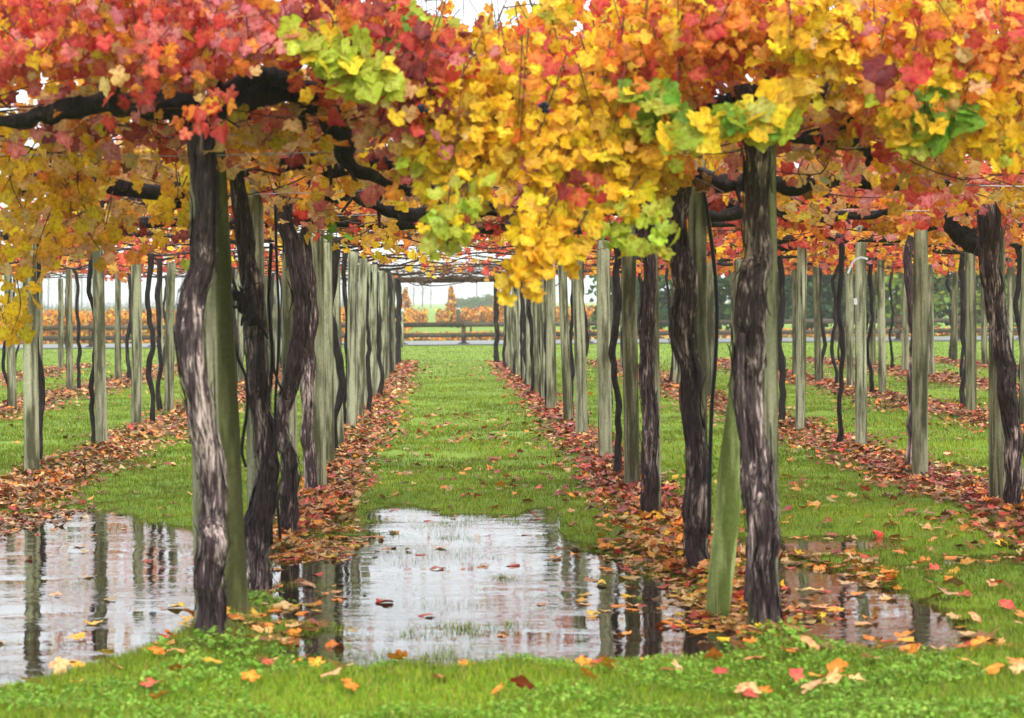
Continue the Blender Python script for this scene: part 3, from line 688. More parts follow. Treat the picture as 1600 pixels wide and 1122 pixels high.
# second curtain, a bay further in
for (x0, y0, x1, y1, d, w, n, sp) in [
        (40, 230, 30, 330, 11.6, W(yellow=.6, gold=.3, tan=.1), 7, 30), (110, 240, 120, 330, 11.8, W(yellow=.6, gold=.3, orange=.1), 7, 30), (60, 320, 60, 410, 12.4, W(yellow=.5, gold=.3, tan=.2), 6, 30),
        (170, 300, 160, 385, 12.6, W(gold=.4, tan=.35, yellow=.25), 5, 25), (200, 330, 205, 380, 13.4, W(gold=.5, orange=.3, maroon=.2), 4, 22), (270, 270, 285, 330, 12.0, W(yellow=.8, gold=.2), 4, 14), (250, 180, 240, 230, 11.2, W(pink=.4, tan=.4, red=.2), 4, 25),
        (110, 200, 130, 240, 10.9, W(yellow=.5, tan=.5), 5, 25), (350, 190, 420, 220, 11.4, W(yellow=.6, tan=.3, gold=.1), 6, 18), (470, 190, 500, 240, 11.6, W(tan=.45, gold=.3, orange=.25), 5, 20), (350, 230, 400, 255, 12.2, W(orange=.4, maroon=.3, gold=.3), 4, 18),
        (430, 240, 440, 290, 12.6, W(tan=.5, gold=.4, yellow=.1), 3, 12), (520, 240, 540, 300, 12.8, W(tan=.5, gold=.3, yellow=.2), 4, 20), (610, 230, 610, 290, 12.4, W(tan=.5, pink=.3, gold=.2), 4, 20), (20, 440, 8, 520, 11.9, W(yellow=1.), 3, 8), (5, 470, 12, 510, 11.8, W(yellow=1.), 2, 6),
        (0, 340, 5, 420, 12.8, W(gold=.6, yellow=.3, tan=.1), 3, 20), (100, 350, 105, 400, 13.0, W(gold=.6, tan=.4), 3, 15), (300, 390, 296, 415, 14, W(lime=.8, yellow=.2), 2, 4), (510, 355, 525, 375, 15, W(green=.5, lime=.5), 1, 4), (590, 375, 600, 390, 19, W(yellow=1.), 3, 9), (655, 380, 660, 395, 20, W(yellow=1.), 2, 9),
        (1240, 170, 1260, 215, 11.6, W(tan=.4, orange=.3, maroon=.3), 5, 22), (1320, 180, 1330, 230, 11.6, W(tan=.4, gold=.3, pink=.3), 5, 25), (1280, 250, 1290, 290, 12.2, W(tan=.6, pink=.4), 3, 20), (1400, 255, 1410, 290, 12.4, W(tan=.5, gold=.3, yellow=.2), 4, 18), (1440, 230, 1480, 270, 12, W(tan=.5, pink=.2, gold=.3), 5, 25),
        (1270, 310, 1290, 330, 13.6, W(tan=.6, yellow=.4), 3, 14), (1540, 300, 1590, 320, 13.2, W(gold=.5, tan=.5), 4, 14), (780, 330, 800, 350, 15, W(red=.5, brown=.5), 3, 18), (850, 345, 870, 360, 16, W(red=.6, gold=.4), 3, 14), (1240, 335, 1260, 355, 17, W(red=.6, orange=.4), 4, 18), (1350, 340, 1400, 360, 17, W(gold=.4, orange=.4, yellow=.2), 6, 25), (1480, 330, 1500, 350, 18, W(orange=.5, red=.5), 4, 20)]:
    for _ in range(n):
        a = (x0 + rng.normal(0, sp), y0 + rng.normal(0, 8)); b_ = (x1 + rng.normal(0, sp), y1 + rng.normal(0, 10)); dj = d + rng.uniform(-.25, .25)
        P = spline([at(*a, dj), at((a[0] + b_[0]) / 2 + rng.normal(0, 8), (a[1] + b_[1]) / 2, dj - .05), at(*b_, dj - .03)], 9)
        ov = owner_near(P[0][0], dj) if dj < 16 else (v3 if P[0][0] < 0.4 else (v7 if P[0][0] < 2.8 else v8))
        shoot(ov, P, pal=w, size=(.052, .088), spread=.7, step=.042)

# ---- roof of canes and leaves over one vine
CANE_LIB = {}
def cane_roof(v, x0, x1, y0, y1, n, z, seed, r=.006, top=.26):
    for _ in range(n):
        a = np.array([rng.uniform(x0, x1), rng.uniform(y0, y1), z + rng.uniform(-.02, top)])
        ang = rng.normal(0, .55) + (math.pi if rng.random() < .5 else 0)
        if rng.random() < .25: ang += math.pi / 2
        L = rng.uniform(.5, 1.4); d = np.array([math.cos(ang), math.sin(ang), 0])
        b_ = a + d * L + [0, 0, rng.normal(0, .06)]
        m_ = (a + b_) / 2 + rng.normal(0, .09, 3)
        P = spline([a, a * .6 + m_ * .4 + rng.normal(0, .03, 3), m_, b_ * .6 + m_ * .4 + rng.normal(0, .03, 3), b_], 9)
        P[:, 0] = np.clip(P[:, 0], x0 - .5, x1 + .5)
        v.shoots.tube(P, np.linspace(r, r * .5, 9) * rng.uniform(.6, 1.5), 3, cap=False); v.ns += 1
def leaf_roof(v, x0, x1, y0, y1, n, z, w, size=(.055, .10), top=.34, under=.0):
    n = int(n * 1.25)
    cl = max(4, n // 14); cs = np.stack([rng.uniform(x0, x1, cl), rng.uniform(y0, y1, cl), z + rng.uniform(.03 - under, top, cl)], 1)
    cw = []
    for _ in range(cl):
        q_ = w * rng.dirichlet(np.ones(len(PN)) * 1.2 + w * 6); cw.append(q_ / q_.sum())
    for _ in range(n):
        k = int(rng.integers(cl)); p_ = cs[k] + rng.normal(0, [.17, .17, .06])
        v.pos.append(p_); v.n.append(np.array([0, -.55, .35]) + rng.normal(0, .6, 3)); v.t.append(np.array([0, -.2, -.6]) + rng.normal(0, .6, 3))
        v.s.append(rng.uniform(*size)); v.p.append(int(rng.choice(len(PN), p=cw[k])))
WL = W(tan=.26, gold=.20, yellow=.10, orange=.12, maroon=.10, red=.10, pink=.12); WC = W(tan=.34, brown=.08, gold=.24, yellow=.08, orange=.12, pink=.12, maroon=.04); WR = W(red=.24, pink=.22, orange=.22, gold=.14, tan=.08, yellow=.05, maroon=.05)
WRF = W(red=.28, orange=.30, gold=.20, yellow=.12, pink=.1)
for _ in range(2300):                      # older leaves behind the curtain
    px, py = rng.uniform(-60, 1660), rng.uniform(-10, 195)
    if rng.random() < .25 or py < np.interp(px, BX, BY) + 40: front_leaf(px, py, rng.uniform(11.0, 11.58), rng.uniform(.045, .078))
for (v, x0, x1, y0, y1, n, w) in [(v1, -2.4, .2, 10.2, 11.6, 300, WL), (v5, .2, 2.8, 10.4, 11.7, 300, WC * .5 + WR * .5), (vL, -5, -2.4, 10.5, 13.4, 260, WL), (vR, 2.8, 5.4, 10.0, 13, 300, WR),
                                (v2, -2.4, .2, 11.6, 13.6, 560, WL * .6 + WC * .4), (v3, -2.4, .2, 13.6, 16.3, 640, WL * .5 + WC * .5), (v4, -2.4, .2, 16.3, 19, 560, WC * .6 + W(red=.2, gold=.3)),
                                (v6, .2, 2.8, 11.6, 14.0, 600, WC * .5 + WR * .5), (v7, .2, 2.8, 14, 17, 720, WR * .8 + WC * .2), (v8, 2.8, 5.4, 13.2, 17.8, 1200, WR)]:
    leaf_roof(v, x0, x1, y0, y1, int(n * 1.05), zc((y0 + y1) / 2), w, under=.05)
    if y0 > 11: leaf_roof(v, x0, x1, y0, y1, int(n * .4), zc((y0 + y1) / 2) + .3, w, top=.45)
    cane_roof(v, x0, x1, y0, y1, 30, zc((y0 + y1) / 2), 1)

for v in (v1, v2, v5, v6): finish(v, 300, 'hi')
for v in (v3, v7, v8, vL, vR): finish(v, 240, 'lo')

# ---- posts of the near bays
def post_px(px, base, top, label, w, row=None, tilt=(0, 0), lean=0):
    x, y = on_ground(px, base); zt = at(px, top, y)[2]
    return add_post(x, y, zt, label, w / (.062 * F / y), (0, lean))
post_px(324, 985, 180, 'pale round post hidden close behind the bent first trunk left of the aisle', 21)
post_px(402, 872, 235, 'pale green topped post behind the stub branched trunk left of the aisle', 16)
post_px(456, 812, 290, 'pale post behind the twisting third trunk left of the aisle', 12)
post_px(1192, 972, 175, 'tall pale post hugging the massive first trunk right of the aisle', 24)
post_px(1092, 884, 250, 'pale post behind the shaggy second trunk right of the aisle', 15)
post_px(1022, 812, 290, 'pale post behind the slim third trunk right of the aisle', 11)
post_px(1560, 797, 318, 'pale post beside the curving trunk at the right edge', 13)
def lean_post(p0, p1, w0, w1, d, label, mat):
    P = px_path([p0, ((p0[0] + p1[0]) / 2, (p0[1] + p1[1]) / 2), p1], d); P[0] = (P[0][0], P[0][1], -.1)
    b = MB(); Q, r = spline(P, 30, [w0 * d / F, (w0 + w1) / 2 * d / F, w1 * d / F]); b.tube(Q, r, 22, rough=.05, ridges=.05)
    x, y, z = P[0]; o = link('stay_post', b.mesh('stay_post', mat, True)); 
    o.data.transform(Matrix.Translation((-x, -y, 0))); o.location = (x, y, 0)
    tag(o, label, 'post')
lean_post((371, 938), (331, 235), 17, 20, 11.3, 'leaning moss covered post between the first two trunks left of the aisle', M_mossy_dark)
lean_post((1118, 930), (1172, 520), 18, 22, 11.2, 'leaning lime green mossy post between the first two trunks right of aisle', M_mossy)

# ---- the regular bays further in
def far_vine(x, y, label, idx, row, thick=1.0, lead=True):
    v = new_vine(x, y, label, idx, row)
    zt = zc(y) + .02; r0 = rng.uniform(.026, .042) * thick; ra = max(r0, .036) if y < 24 or x > 2.6 else .013
    n = 7; zz = np.linspace(-.05, zt, n); w = rng.normal(0, .030, (n, 2)); w[0] = 0
    pts = [(x + w[k, 0], y + w[k, 1] * .6, zz[k]) for k in range(n)]
    rads = [r0 * 1.35] + [r0 * rng.uniform(.85, 1.15) for _ in range(n - 2)] + [r0 * 1.2]
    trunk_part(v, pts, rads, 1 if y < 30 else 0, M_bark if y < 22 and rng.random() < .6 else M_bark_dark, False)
    for s in (-1, 1):
        q_ = [(x + w[-1, 0], y, zt - .03)] + [(x + s * a, y + rng.normal(0, .1), zt + rng.normal(0, .035)) for a in (.3, .65, 1.0, 1.35)]
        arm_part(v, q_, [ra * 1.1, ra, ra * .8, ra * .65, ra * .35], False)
    return v
def bays(row, ds, jit=.05):
    if -2 < row < 2: jit = .02
    k0 = {-1.1: 4, 1.5: 3, 4.1: 1, -3.7: 1}.get(row, 0)
    for k, y in enumerate(ds):
        idx = k + k0; nm = ORD[min(idx, 17)]
        x = row + rng.normal(0, jit)
        add_post(x, y, zc(y) + rng.uniform(-.06, .02), f'weathered post, {nm} from the front in the {ROWNAME[row]}', rng.uniform(.92, 1.12), (rng.normal(0, .008), rng.normal(0, .012)))
        vx = x + rng.choice([-1, 1]) * (rng.uniform(.02, .09) if -2 < row < 2 else rng.uniform(.06, .16)); vy = y + rng.uniform(.25, .9)
        if 54 < y: continue
        v = far_vine(vx, vy, f'thin dark grapevine, {nm} from the front in the {ROWNAME[row]}', idx, row)
        right = row > 2.5; z = zc(y)
        if row <= -1: nl = 260 if y < 21 else (90 if y < 24 else 12)
        elif row < 2: nl = 420 if y < 24 else (150 if y < 28 else 14)
        else: nl = 520 if y < 26 else 330
        if row == -3.7: nl = 380 if y < 22 else 90
        if row < -4: nl = 130 if y < 40 else 60
        w = WR if right else (WC if row > -2 else WL)
        if right and y > 24: w = WRF
        if not right and row < 2 and y > 22: w = W(red=.15, orange=.25, brown=.2, gold=.2, yellow=.2)
        if row == 1.5: w = W(red=.35, orange=.2, maroon=.15, gold=.2, brown=.1)
        if row < -3: w = W(red=.35, orange=.2, gold=.2, yellow=.1, maroon=.15)
        leaf_roof(v, row - 1.3, row + 1.3, y - 1.3, y + 1.4, nl, z, w, (.06, .105) if y < 30 else (.08, .13), .26)
        cane_roof(v, row - 1.3, row + 1.3, y - 1.3, y + 1.4, (46 if y < 23 else (16 if y < 30 else 6)) if not right else 22, z, k, .0065 if y < 24 else .0055, .26 if y < 24 else .16)
        finish(v, 110 if y < 20 else (50 if y < 24 and not -2 < row < 2 else 0), 'lo' if y < 26 else 'ti')
bays(-1.1, [21.2, 23.8, 26.6, 29.4, 32.2, 35, 37.8, 40.6, 43.3, 46, 48.7, 51.4])
bays(1.5, [18.2, 21.3, 24.5, 27.4, 30.2, 33, 35.8, 38.5, 41.2, 44, 46.7, 49.4, 52])
bays(-3.7, [20.4, 24.0, 26.9, 30.6, 33.3, 36, 38.8, 41.5, 44.3, 47, 49.8, 52.5])
bays(4.1, [18.9, 22.3, 25.6, 28.4, 31.2, 34, 36.8, 39.5, 42.3, 45, 47.8, 50.5, 53])
bays(-6.3, [32.5, 35.3, 38.1, 40.9, 43.7, 46.5, 49.3, 52.1])
bays(-8.9, [43, 46, 49, 52])
bays(6.7, [25.8, 28.6, 31.4, 34.2, 37, 39.8, 42.6, 45.4, 48.2, 51])
bays(9.3, [36.5, 39.5, 42.5, 45.5, 48.5, 51.5])
bays(11.9, [46, 49, 52])
add_post(-1.02, 18.4, 2.12, 'pale post just behind the straight fourth trunk left of the aisle', 1.0)
leaf_roof(v4, -2.4, .2, 18.5, 20.2, 200, 2.15, WC); cane_roof(v4, -2.4, .2, 16.4, 20, 40, 2.15, 0); A(v4, [(-1.05, 17.6, 2.2), (-.5, 17.7, 2.18), (0, 17.5, 2.2), (.4, 17.6, 2.16)], [.05, .04, .035, .02], False); A(v4, [(-1.05, 17.6, 2.2), (-1.7, 17.7, 2.18), (-2.2, 17.5, 2.2)], [.05, .04, .02], False)
finish(v4, 240, 'lo')
# heavy trunks that close the far ends of the two middle rows
for (x, lab, k) in ((-1.05, 'black crooked vine trunk closing the far end of the row left of aisle', 1), (1.32, 'black vine trunk closing the far end of the row right of aisle', -1)):
    v = far_vine(x, 54.3, lab, 17, x, 2.1)
    cane_roof(v, x - 1.3, x + 1.3, 52.6, 54.9, 50, 2.1, 0, .012); cane_roof(v, x - 1.3, x + 1.3, 54.0, 54.5, 26, 2.04, 0, .02, .1); leaf_roof(v, x - 1.3, x + 1.3, 53, 55, 24, 2.15, WL, (.1, .15)); finish(v, 0, 'ti')
b = MB(); b.box((-1.35, 54.62, 1.98), (1.75, 54.74, 2.12))
tag(link('crossbeam', b.mesh('crossbeam', M_rail)), 'dark beam across the far end of the central aisle', 'beam')

# ------------------------------------------------------------------ wires, hoses, ties
for r_ in ROWS[1:-1]:
    b = MB(); Y = np.linspace(10.5 if abs(r_ - .2) < 4 else 24, 54.5, 30); b.tube(np.stack([np.full(30, r_ + .03), Y, np.array([zc(y) + .02 for y in Y])], 1), .0028, 5)
    tag(link('trellis_wire', b.mesh('trellis_wire', M_wire)), 'steel wire running along the top of the ' + ROWNAME[r_], 'wire', 'steel wires carrying the vines')
for y, lab in ((10.9, 'steel wire crossing between the first posts'), (13.1, 'steel wire crossing between the second posts'), (15.6, 'steel wire crossing between the third posts')):
    b = MB(); X = np.linspace(-4, 5.2, 24); b.tube(np.stack([X, np.full(24, y), zc(y) - .03 + .012 * np.cos(X * 2.4)], 1), .003, 5)
    tag(link('trellis_wire', b.mesh('trellis_wire', M_wire)), lab, 'wire', 'steel wires carrying the vines')
def hose(pts, d, r, lab):
    P = spline(px_path(pts, d), 40); b = MB(); b.tube(P, r, 8); tag(link('irrigation_hose', b.mesh('irrigation_hose', M_hose, True)), lab, 'hose')
hose([(1108, 835), (1109, 740), (1112, 640), (1118, 560), (1120, 470), (1112, 380), (1100, 300)], 12.0, .011, 'thin black hose hanging beside the leaning mossy post right of aisle')
hose([(438, 842), (432, 760), (430, 640), (436, 520), (432, 400), (430, 320)], 13.6, .009, 'thin black hose hanging between second and third trunks left of the aisle')
# white tape on a post of the second row right
def ribbon(pts, d, w, lab):
    P = spline(px_path(pts, d), 10); dirs = np.gradient(P, axis=0); n = np.stack([dirs[:, 2], dirs[:, 1] * 0, -dirs[:, 0]], 1); n /= np.linalg.norm(n, axis=1, keepdims=True)
    k = np.arange(9); v_ = np.concatenate([P - n * w, P + n * w, P - n * w + [0, .004, 0], P + n * w + [0, .004, 0]])
    b = MB(); b.add(v_, np.concatenate([np.stack([k, k + 1, k + 11, k + 10], 1), np.stack([k + 20, k + 30, k + 31, k + 21], 1)]))
    tag(link('plastic_tie', b.mesh('plastic_tie', M_white)), lab, 'tie')
ribbon([(1356, 405), (1345, 402), (1334, 408), (1328, 420), (1325, 427)], 21.9, .010, 'white plastic tape knotted round the top of a post at right')
ribbon([(1336, 466), (1337, 472), (1336, 476)], 21.9, .016, 'small white tag on a post below the knotted white tape')
ribbon([(1283, 278), (1290, 284), (1296, 282)], 12.0, .014, 'pale scrap caught on a dark arm upper right')
ribbon([(1339, 354), (1343, 360), (1345, 352)], 15.5, .012, 'white scrap on top of the taped post at right')
b = MB()
def ball(b, c, r):
    u = np.linspace(0, math.pi, 6); P = np.array([[c[0], c[1], c[2] + r * math.cos(a)] for a in u]); b.tube(P, np.maximum(.0005, r * np.sin(u)), 8, cap=False)
c0 = at(662, 172, 9.35)
for k in range(9): ball(b, (c0[0] + rng.normal(0, .014), c0[1] + rng.normal(0, .008), c0[2] + rng.normal(0, .012)), .010)
tag(link('grape_cluster', b.mesh('grape_cluster', M_grape, True)), 'small shrivelled blue black grape bunch among crimson leaves', 'grapes')
c0 = at(848, 168, 9.4); b = MB()
for k in range(8): ball(b, (c0[0] + rng.normal(0, .013), c0[1] + rng.normal(0, .008), c0[2] + rng.normal(0, .012)), .010)
tag(link('grape_cluster', b.mesh('grape_cluster', M_grape, True)), 'tiny dark grape bunch among the hanging yellow leaves', 'grapes')

# ------------------------------------------------------------------ fallen leaves
def gz1(x, y): return np.maximum(ground_z(x, y), WATER)
def litter(name, X, Y, pal, size, lod, tilt=.3, lift=.012):
    z = gz1(X, Y) + lift + rng.uniform(0, .02, len(X)); n = len(X)
    wet = ground_z(X, Y) < WATER
    tl = np.where(wet, .05, tilt)[:, None]
    z = np.where(wet, WATER + .004, z)
    nn = np.stack([rng.normal(0, 1, n), rng.normal(0, 1, n), np.zeros(n)], 1) * tl + [0, 0, 1]
    a = rng.uniform(0, 2 * math.pi, n); tt = np.stack([np.cos(a), np.sin(a), a * 0], 1)
    o = link(name, leaf_mesh(name, M_fallen, np.stack([X, Y, z], 1), nn, tt, size, pal, lod=lod, curl=.35, bright=(.40, 1.0))); o['kind'] = 'stuff'; return o
def pick(w, n): return rng.choice(len(PN), size=n, p=w / w.sum())
LW = {-1.1: W(red=.14, orange=.24, brown=.36, tan=.2, pink=.04), 1.5: W(red=.28, pink=.05, orange=.16, maroon=.18, tan=.12, brown=.22)}
for r_ in ROWS:
    w = LW.get(r_, W(red=.08, orange=.22, brown=.42, tan=.26, pink=.02) if r_ < 0 else W(red=.18, orange=.2, brown=.36, tan=.18, pink=.05, maroon=.08))
    near = {-1.1: 13.6, 1.5: 10.6, 4.1: 13, -3.7: 15}.get(r_, 24)
    off, sd = {-1.1: (.22, .19), 1.5: (-.02, .22), -3.7: (.3, .34), 4.1: (-.05, .36)}.get(r_, (0, .42))
    for y0, y1, dens, lod, sz in ((near, 20, 760, 'lo', (.038, .072)), (20, 32, 520, 'ti', (.042, .07)), (32, 56, 260, 'ti', (.055, .09))):
        y0 = max(y0, near)
        if y0 >= y1: continue
        n = int((y1 - y0) * dens * sd * 2.2); Y = rng.uniform(y0, y1, n); X = r_ + off + rng.normal(0, 1, n) * sd * (.75 + .35 * vnoise(np.stack([Y * .8, Y * 0 + r_, Y * 0], 1)))
        ww = W(tan=.3, orange=.28, gold=.14, yellow=.08, red=.12, brown=.08) if y1 == 20 and abs(r_ - .2) < 2 else w
        pal_ = np.where(Y < 15.5, pick(ww, n), pick(w, n))
        litter('fallen_leaves', X, Y, pal_, rng.uniform(*sz, n), lod)
# scattered over the turf
n = 1300; X = rng.uniform(-9, 12, n); Y = 15 + 40 * rng.random(n) ** 1.3; k = vnoise(np.stack([X * .8, Y * .3, X * 0], 1), 4) > -.1; X = X[k]; Y = Y[k]; n = len(X)
litter('fallen_leaves', X, Y, pick(W(red=.25, orange=.2, tan=.3, brown=.15, gold=.1), n), rng.uniform(.045, .08, n), 'lo')
n = 300; X = rng.uniform(1.5, 5, n); Y = rng.uniform(11.5, 20, n)
litter('fallen_leaves', X, Y, pick(W(orange=.25, tan=.4, gold=.15, red=.2), n), rng.uniform(.06, .10, n), 'lo')
n = 260; X = rng.uniform(-.6, 1.3, n); Y = 16 + rng.random(n) * 14
litter('fallen_leaves', X, Y, pick(W(red=.35, orange=.2, tan=.25, brown=.2), n), rng.uniform(.05, .085, n), 'lo')
# drowned litter along the right row and in the brown pool
def drowned(x0, x1, y0, y1, n, w):
    X = rng.uniform(x0, x1, n); Y = rng.uniform(y0, y1, n); z = ground_z(X, Y) + .012
    a = rng.uniform(0, 2 * math.pi, n); tt = np.stack([np.cos(a), np.sin(a), a * 0], 1); nn = rng.normal(0, .15, (n, 3)) + [0, 0, 1]
    o = link('sunken_leaves', leaf_mesh('sunken_leaves', M_fallen, np.stack([X, Y, z], 1), nn, tt, rng.uniform(.06, .10, n), pick(w, n), lod='lo', curl=.1)); o['kind'] = 'stuff'
WB = W(brown=.45, orange=.25, maroon=.1, tan=.2)
drowned(.75, 1.6, 9.8, 14.2, 900, WB); drowned(1.6, 2.5, 9.7, 14.5, 900, WB); drowned(-1.0, -.4, 10.3, 14.5, 420, WB); drowned(-3.6, -1.2, 9.6, 15, 260, WB)

# single leaves of the foreground, each an object of its own
ZONES = [(-2.0, -1.15, 8.6, 9.9, 16, 'on turf below the bent left trunk'), (-1.1, .8, 8.5, 9.75, 26, 'on turf before the middle puddle'),
         (.9, 2.7, 8.5, 10.3, 46, 'on turf by the massive right trunk'), (-2.6, -1.2, 10, 15, 16, 'afloat on the left puddle'), (-.9, .75, 10.2, 15.5, 15, 'afloat on the middle puddle'),
         (.7, 1.5, 10.3, 14.0, 42, 'in shallow water by the right row'), (1.7, 3.4, 10.0, 14.6, 50, 'on the wet turf at lower right'), (-1.3, -.5, 10.2, 12.6, 24, 'at the foot of the left trunks')]
FW = [W(orange=.4, red=.2, gold=.2, tan=.2), W(gold=.3, orange=.3, tan=.3, red=.1), W(orange=.4, tan=.35, red=.15, gold=.1), W(gold=.4, red=.3, tan=.3), W(red=.45, orange=.25, tan=.2, gold=.1),
      W(orange=.4, gold=.25, tan=.25, yellow=.1), W(gold=.3, tan=.35, orange=.2, red=.15), W(orange=.4, tan=.3, gold=.3)]
FL = []
ADJ = {'red': 'red', 'orange': 'orange', 'gold': 'golden', 'tan': 'pale tan', 'yellow': 'bright yellow'}
for (x0, x1, y0, y1, n, where), w in zip(ZONES, FW):
    for _ in range(n):
        x, y = rng.uniform(x0, x1), rng.uniform(y0, y1); pal_ = PN[int(pick(w, 1)[0])]
        g_ = float(ground_z(np.array([x]), np.array([y]))[0]); wet = g_ < WATER
        o = bpy.data.objects.new('fallen_leaf', single_leaf(pal_, M_fallen, True)); C.objects.link(o)
        o.location = (x, y, WATER + .006 if wet else g_ + .038); s = rng.uniform(.05, .088); o.scale = (s, s, s)
        o.rotation_euler = (rng.normal(0, .06 if wet else .35), rng.normal(0, .06 if wet else .35), rng.uniform(0, 6.28))
        FL.append((pal_, where, to_px((x, y, g_))[0], o))
FL.sort(key=lambda q_: q_[2])
CNT = {}
NTH = ORD[:10] + ['eleventh', 'twelfth', 'thirteenth', 'fourteenth', 'fifteenth', 'sixteenth', 'seventeenth', 'eighteenth', 'nineteenth', 'twentieth'] + ['twenty-' + q_ for q_ in ORD[:9]] + ['thirtieth'] + ['thirty-' + q_ for q_ in ORD[:9]]
for pal_, where, _, o in FL:
    k = CNT.get((pal_, where), 0); CNT[(pal_, where)] = k + 1
    tag(o, f'{ADJ[pal_]} fallen leaf, {NTH[k]} from left {where}', 'leaf', f'{ADJ[pal_]} fallen vine leaves {where}')

# ------------------------------------------------------------------ grass
def grass(name, X, Y, h, w, cols, tris=1, zbase=None):
    n = len(X); z = ground_z(X, Y) if zbase is None else zbase
    a = rng.uniform(0, 2 * math.pi, n); lean = rng.normal(0, .45, (n, 2)) * h[:, None]
    s = np.stack([np.cos(a), np.sin(a)], 1) * w[:, None]
    b0 = np.stack([X - s[:, 0], Y - s[:, 1], z - .01], 1); b1 = np.stack([X + s[:, 0], Y + s[:, 1], z - .01], 1); tp = np.stack([X + lean[:, 0], Y + lean[:, 1], z + h], 1)
    v_ = np.stack([b0, b1, tp], 1).reshape(-1, 3); t_ = np.arange(3 * n).reshape(-1, 3)
    c = cols[rng.integers(len(cols), size=n)] * rng.uniform(.65, 1.3, (n, 1)); patch = 1 + .30 * vnoise(np.stack([X * 1.3, Y * .7, X * 0], 1), 8)[:, None]
    c = np.repeat(c * patch, 3, 0)
    o = link(name, mesh_np(name, v_, [t_], M_grass, c)); tag(o, 'short green turf between the rows', 'grass', None, 'stuff')
GC = np.array([(.30, .24, .06), (.15, .25, .008), (.13, .24, .008), (.19, .30, .010), (.23, .33, .012), (.30, .35, .03), (.09, .165, .008)])
def frustum(n, y0, y1, pw=1.0, m=.15):
    Y = (y0 ** pw + rng.random(n) * (y1 ** pw - y0 ** pw)) ** (1 / pw); X = (-(PX + 60) / F + rng.random(n) * (1600 + 120) / F) * Y
    return X, Y
X, Y = frustum(250000, 7.4, 20, 1.2); gz_ = ground_z(X, Y)
k = (gz_ > WATER - .024 - .02 * rng.random(len(X))) & (rng.random(len(X)) > .75 * sum(np.exp(-((X - r) / .25) ** 2) for r in ROWS) * (Y > 10.5)); X = X[k]; Y = Y[k]
grass('grass', X, Y, rng.uniform(.018, .045, len(X)), rng.uniform(.0025, .0045, len(X)), GC)
X, Y = frustum(260000, 20, 44, .6); grass('grass', X, Y, rng.uniform(.02, .045, len(X)), rng.uniform(.004, .008, len(X)), GC)
X, Y = frustum(70000, 44, 76, .6); grass('grass', X, Y, rng.uniform(.02, .05, len(X)), rng.uniform(.01, .018, len(X)), GC)
# rushy blades standing in the shallows
X, Y = frustum(90000, 9.6, 17.6, 1.2); gz_ = ground_z(X, Y); cl = vnoise(np.stack([X * 1.6, Y * 1.1, X * 0], 1), 31) + .6 * vnoise(np.stack([X * 5, Y * 3, X * 0], 1), 33)
k = (gz_ < WATER - .005) & (gz_ > WATER - .075) & (cl > .28 + 6 * np.clip(WATER - .03 - gz_, 0, 1)); X = X[k]; Y = Y[k]
grass('grass', X, Y, WATER - ground_z(X, Y) + rng.uniform(.004, .035, len(X)), rng.uniform(.0018, .003, len(X)), GC)
# clover and weeds in the foreground
def clover(name, X, Y, z0, s, cols, lab, cat):
    n = len(X); z = ground_z(X, Y) + z0; vs = []; ts = []; cs = []
    th = np.linspace(0, 2 * math.pi, 6, endpoint=False)
    c3 = cols[rng.integers(len(cols), size=n)] * rng.uniform(.75, 1.25, (n, 1))
    for l in range(3):
        a = rng.uniform(0, 2 * math.pi, n) ; tlt = rng.normal(0, .35, (n, 2))
        cx = X + np.cos(a) * s * .8; cy = Y + np.sin(a) * s * .8
        px_ = cx[:, None] + np.cos(th)[None] * s[:, None]; py_ = cy[:, None] + np.sin(th)[None] * s[:, None] * .85
        pz_ = z[:, None] + np.cos(th)[None] * tlt[:, :1] * s[:, None] + np.sin(th)[None] * tlt[:, 1:] * s[:, None] + .006 * l
        vs.append(np.stack([px_, py_, pz_], 2).reshape(-1, 3)); cs.append(np.repeat(c3, 6, 0))
    v_ = np.concatenate(vs); f = np.arange(len(v_)).reshape(-1, 6)
    o = link(name, mesh_np(name, v_, [f], M_grass, np.concatenate(cs))); tag(o, lab, cat, None, 'stuff')
CC = np.array([(.20, .40, .04), (.26, .45, .06), (.16, .34, .03), (.32, .47, .08)])
X, Y = frustum(30000, 7.4, 10.5, 1.0); dz = ground_z(X, Y); k = (dz > WATER + .004) & (rng.random(len(X)) < np.clip((10.2 - Y) / 1.2, 0, .7)) & (vnoise(np.stack([X * 2, Y * 2, X * 0], 1), 5) > -.1); X = X[k]; Y = Y[k]
clover('clover', X, Y, rng.uniform(.004, .03, len(X)), rng.uniform(.004, .009, len(X)), CC, 'bright green clover carpet in the foreground', 'clover')
for (px, py, r_, n, lab) in ((410, 932, .12, 150, 'green weeds at the foot of the leaning mossy post'), (1240, 1000, .18, 220, 'green weeds round the foot of the massive right trunk'), (1075, 915, .16, 160, 'green weeds among leaves near the right trunks'), (350, 1022, .16, 170, 'green weeds round the foot of the bent left trunk')):
    x, y = on_ground(px, py); X = x + rng.normal(0, r_, n); Y = y + rng.normal(0, r_, n)
    clover('weeds', X, Y, rng.uniform(.01, .055, n), rng.uniform(.007, .012, n), CC, lab, 'weeds')

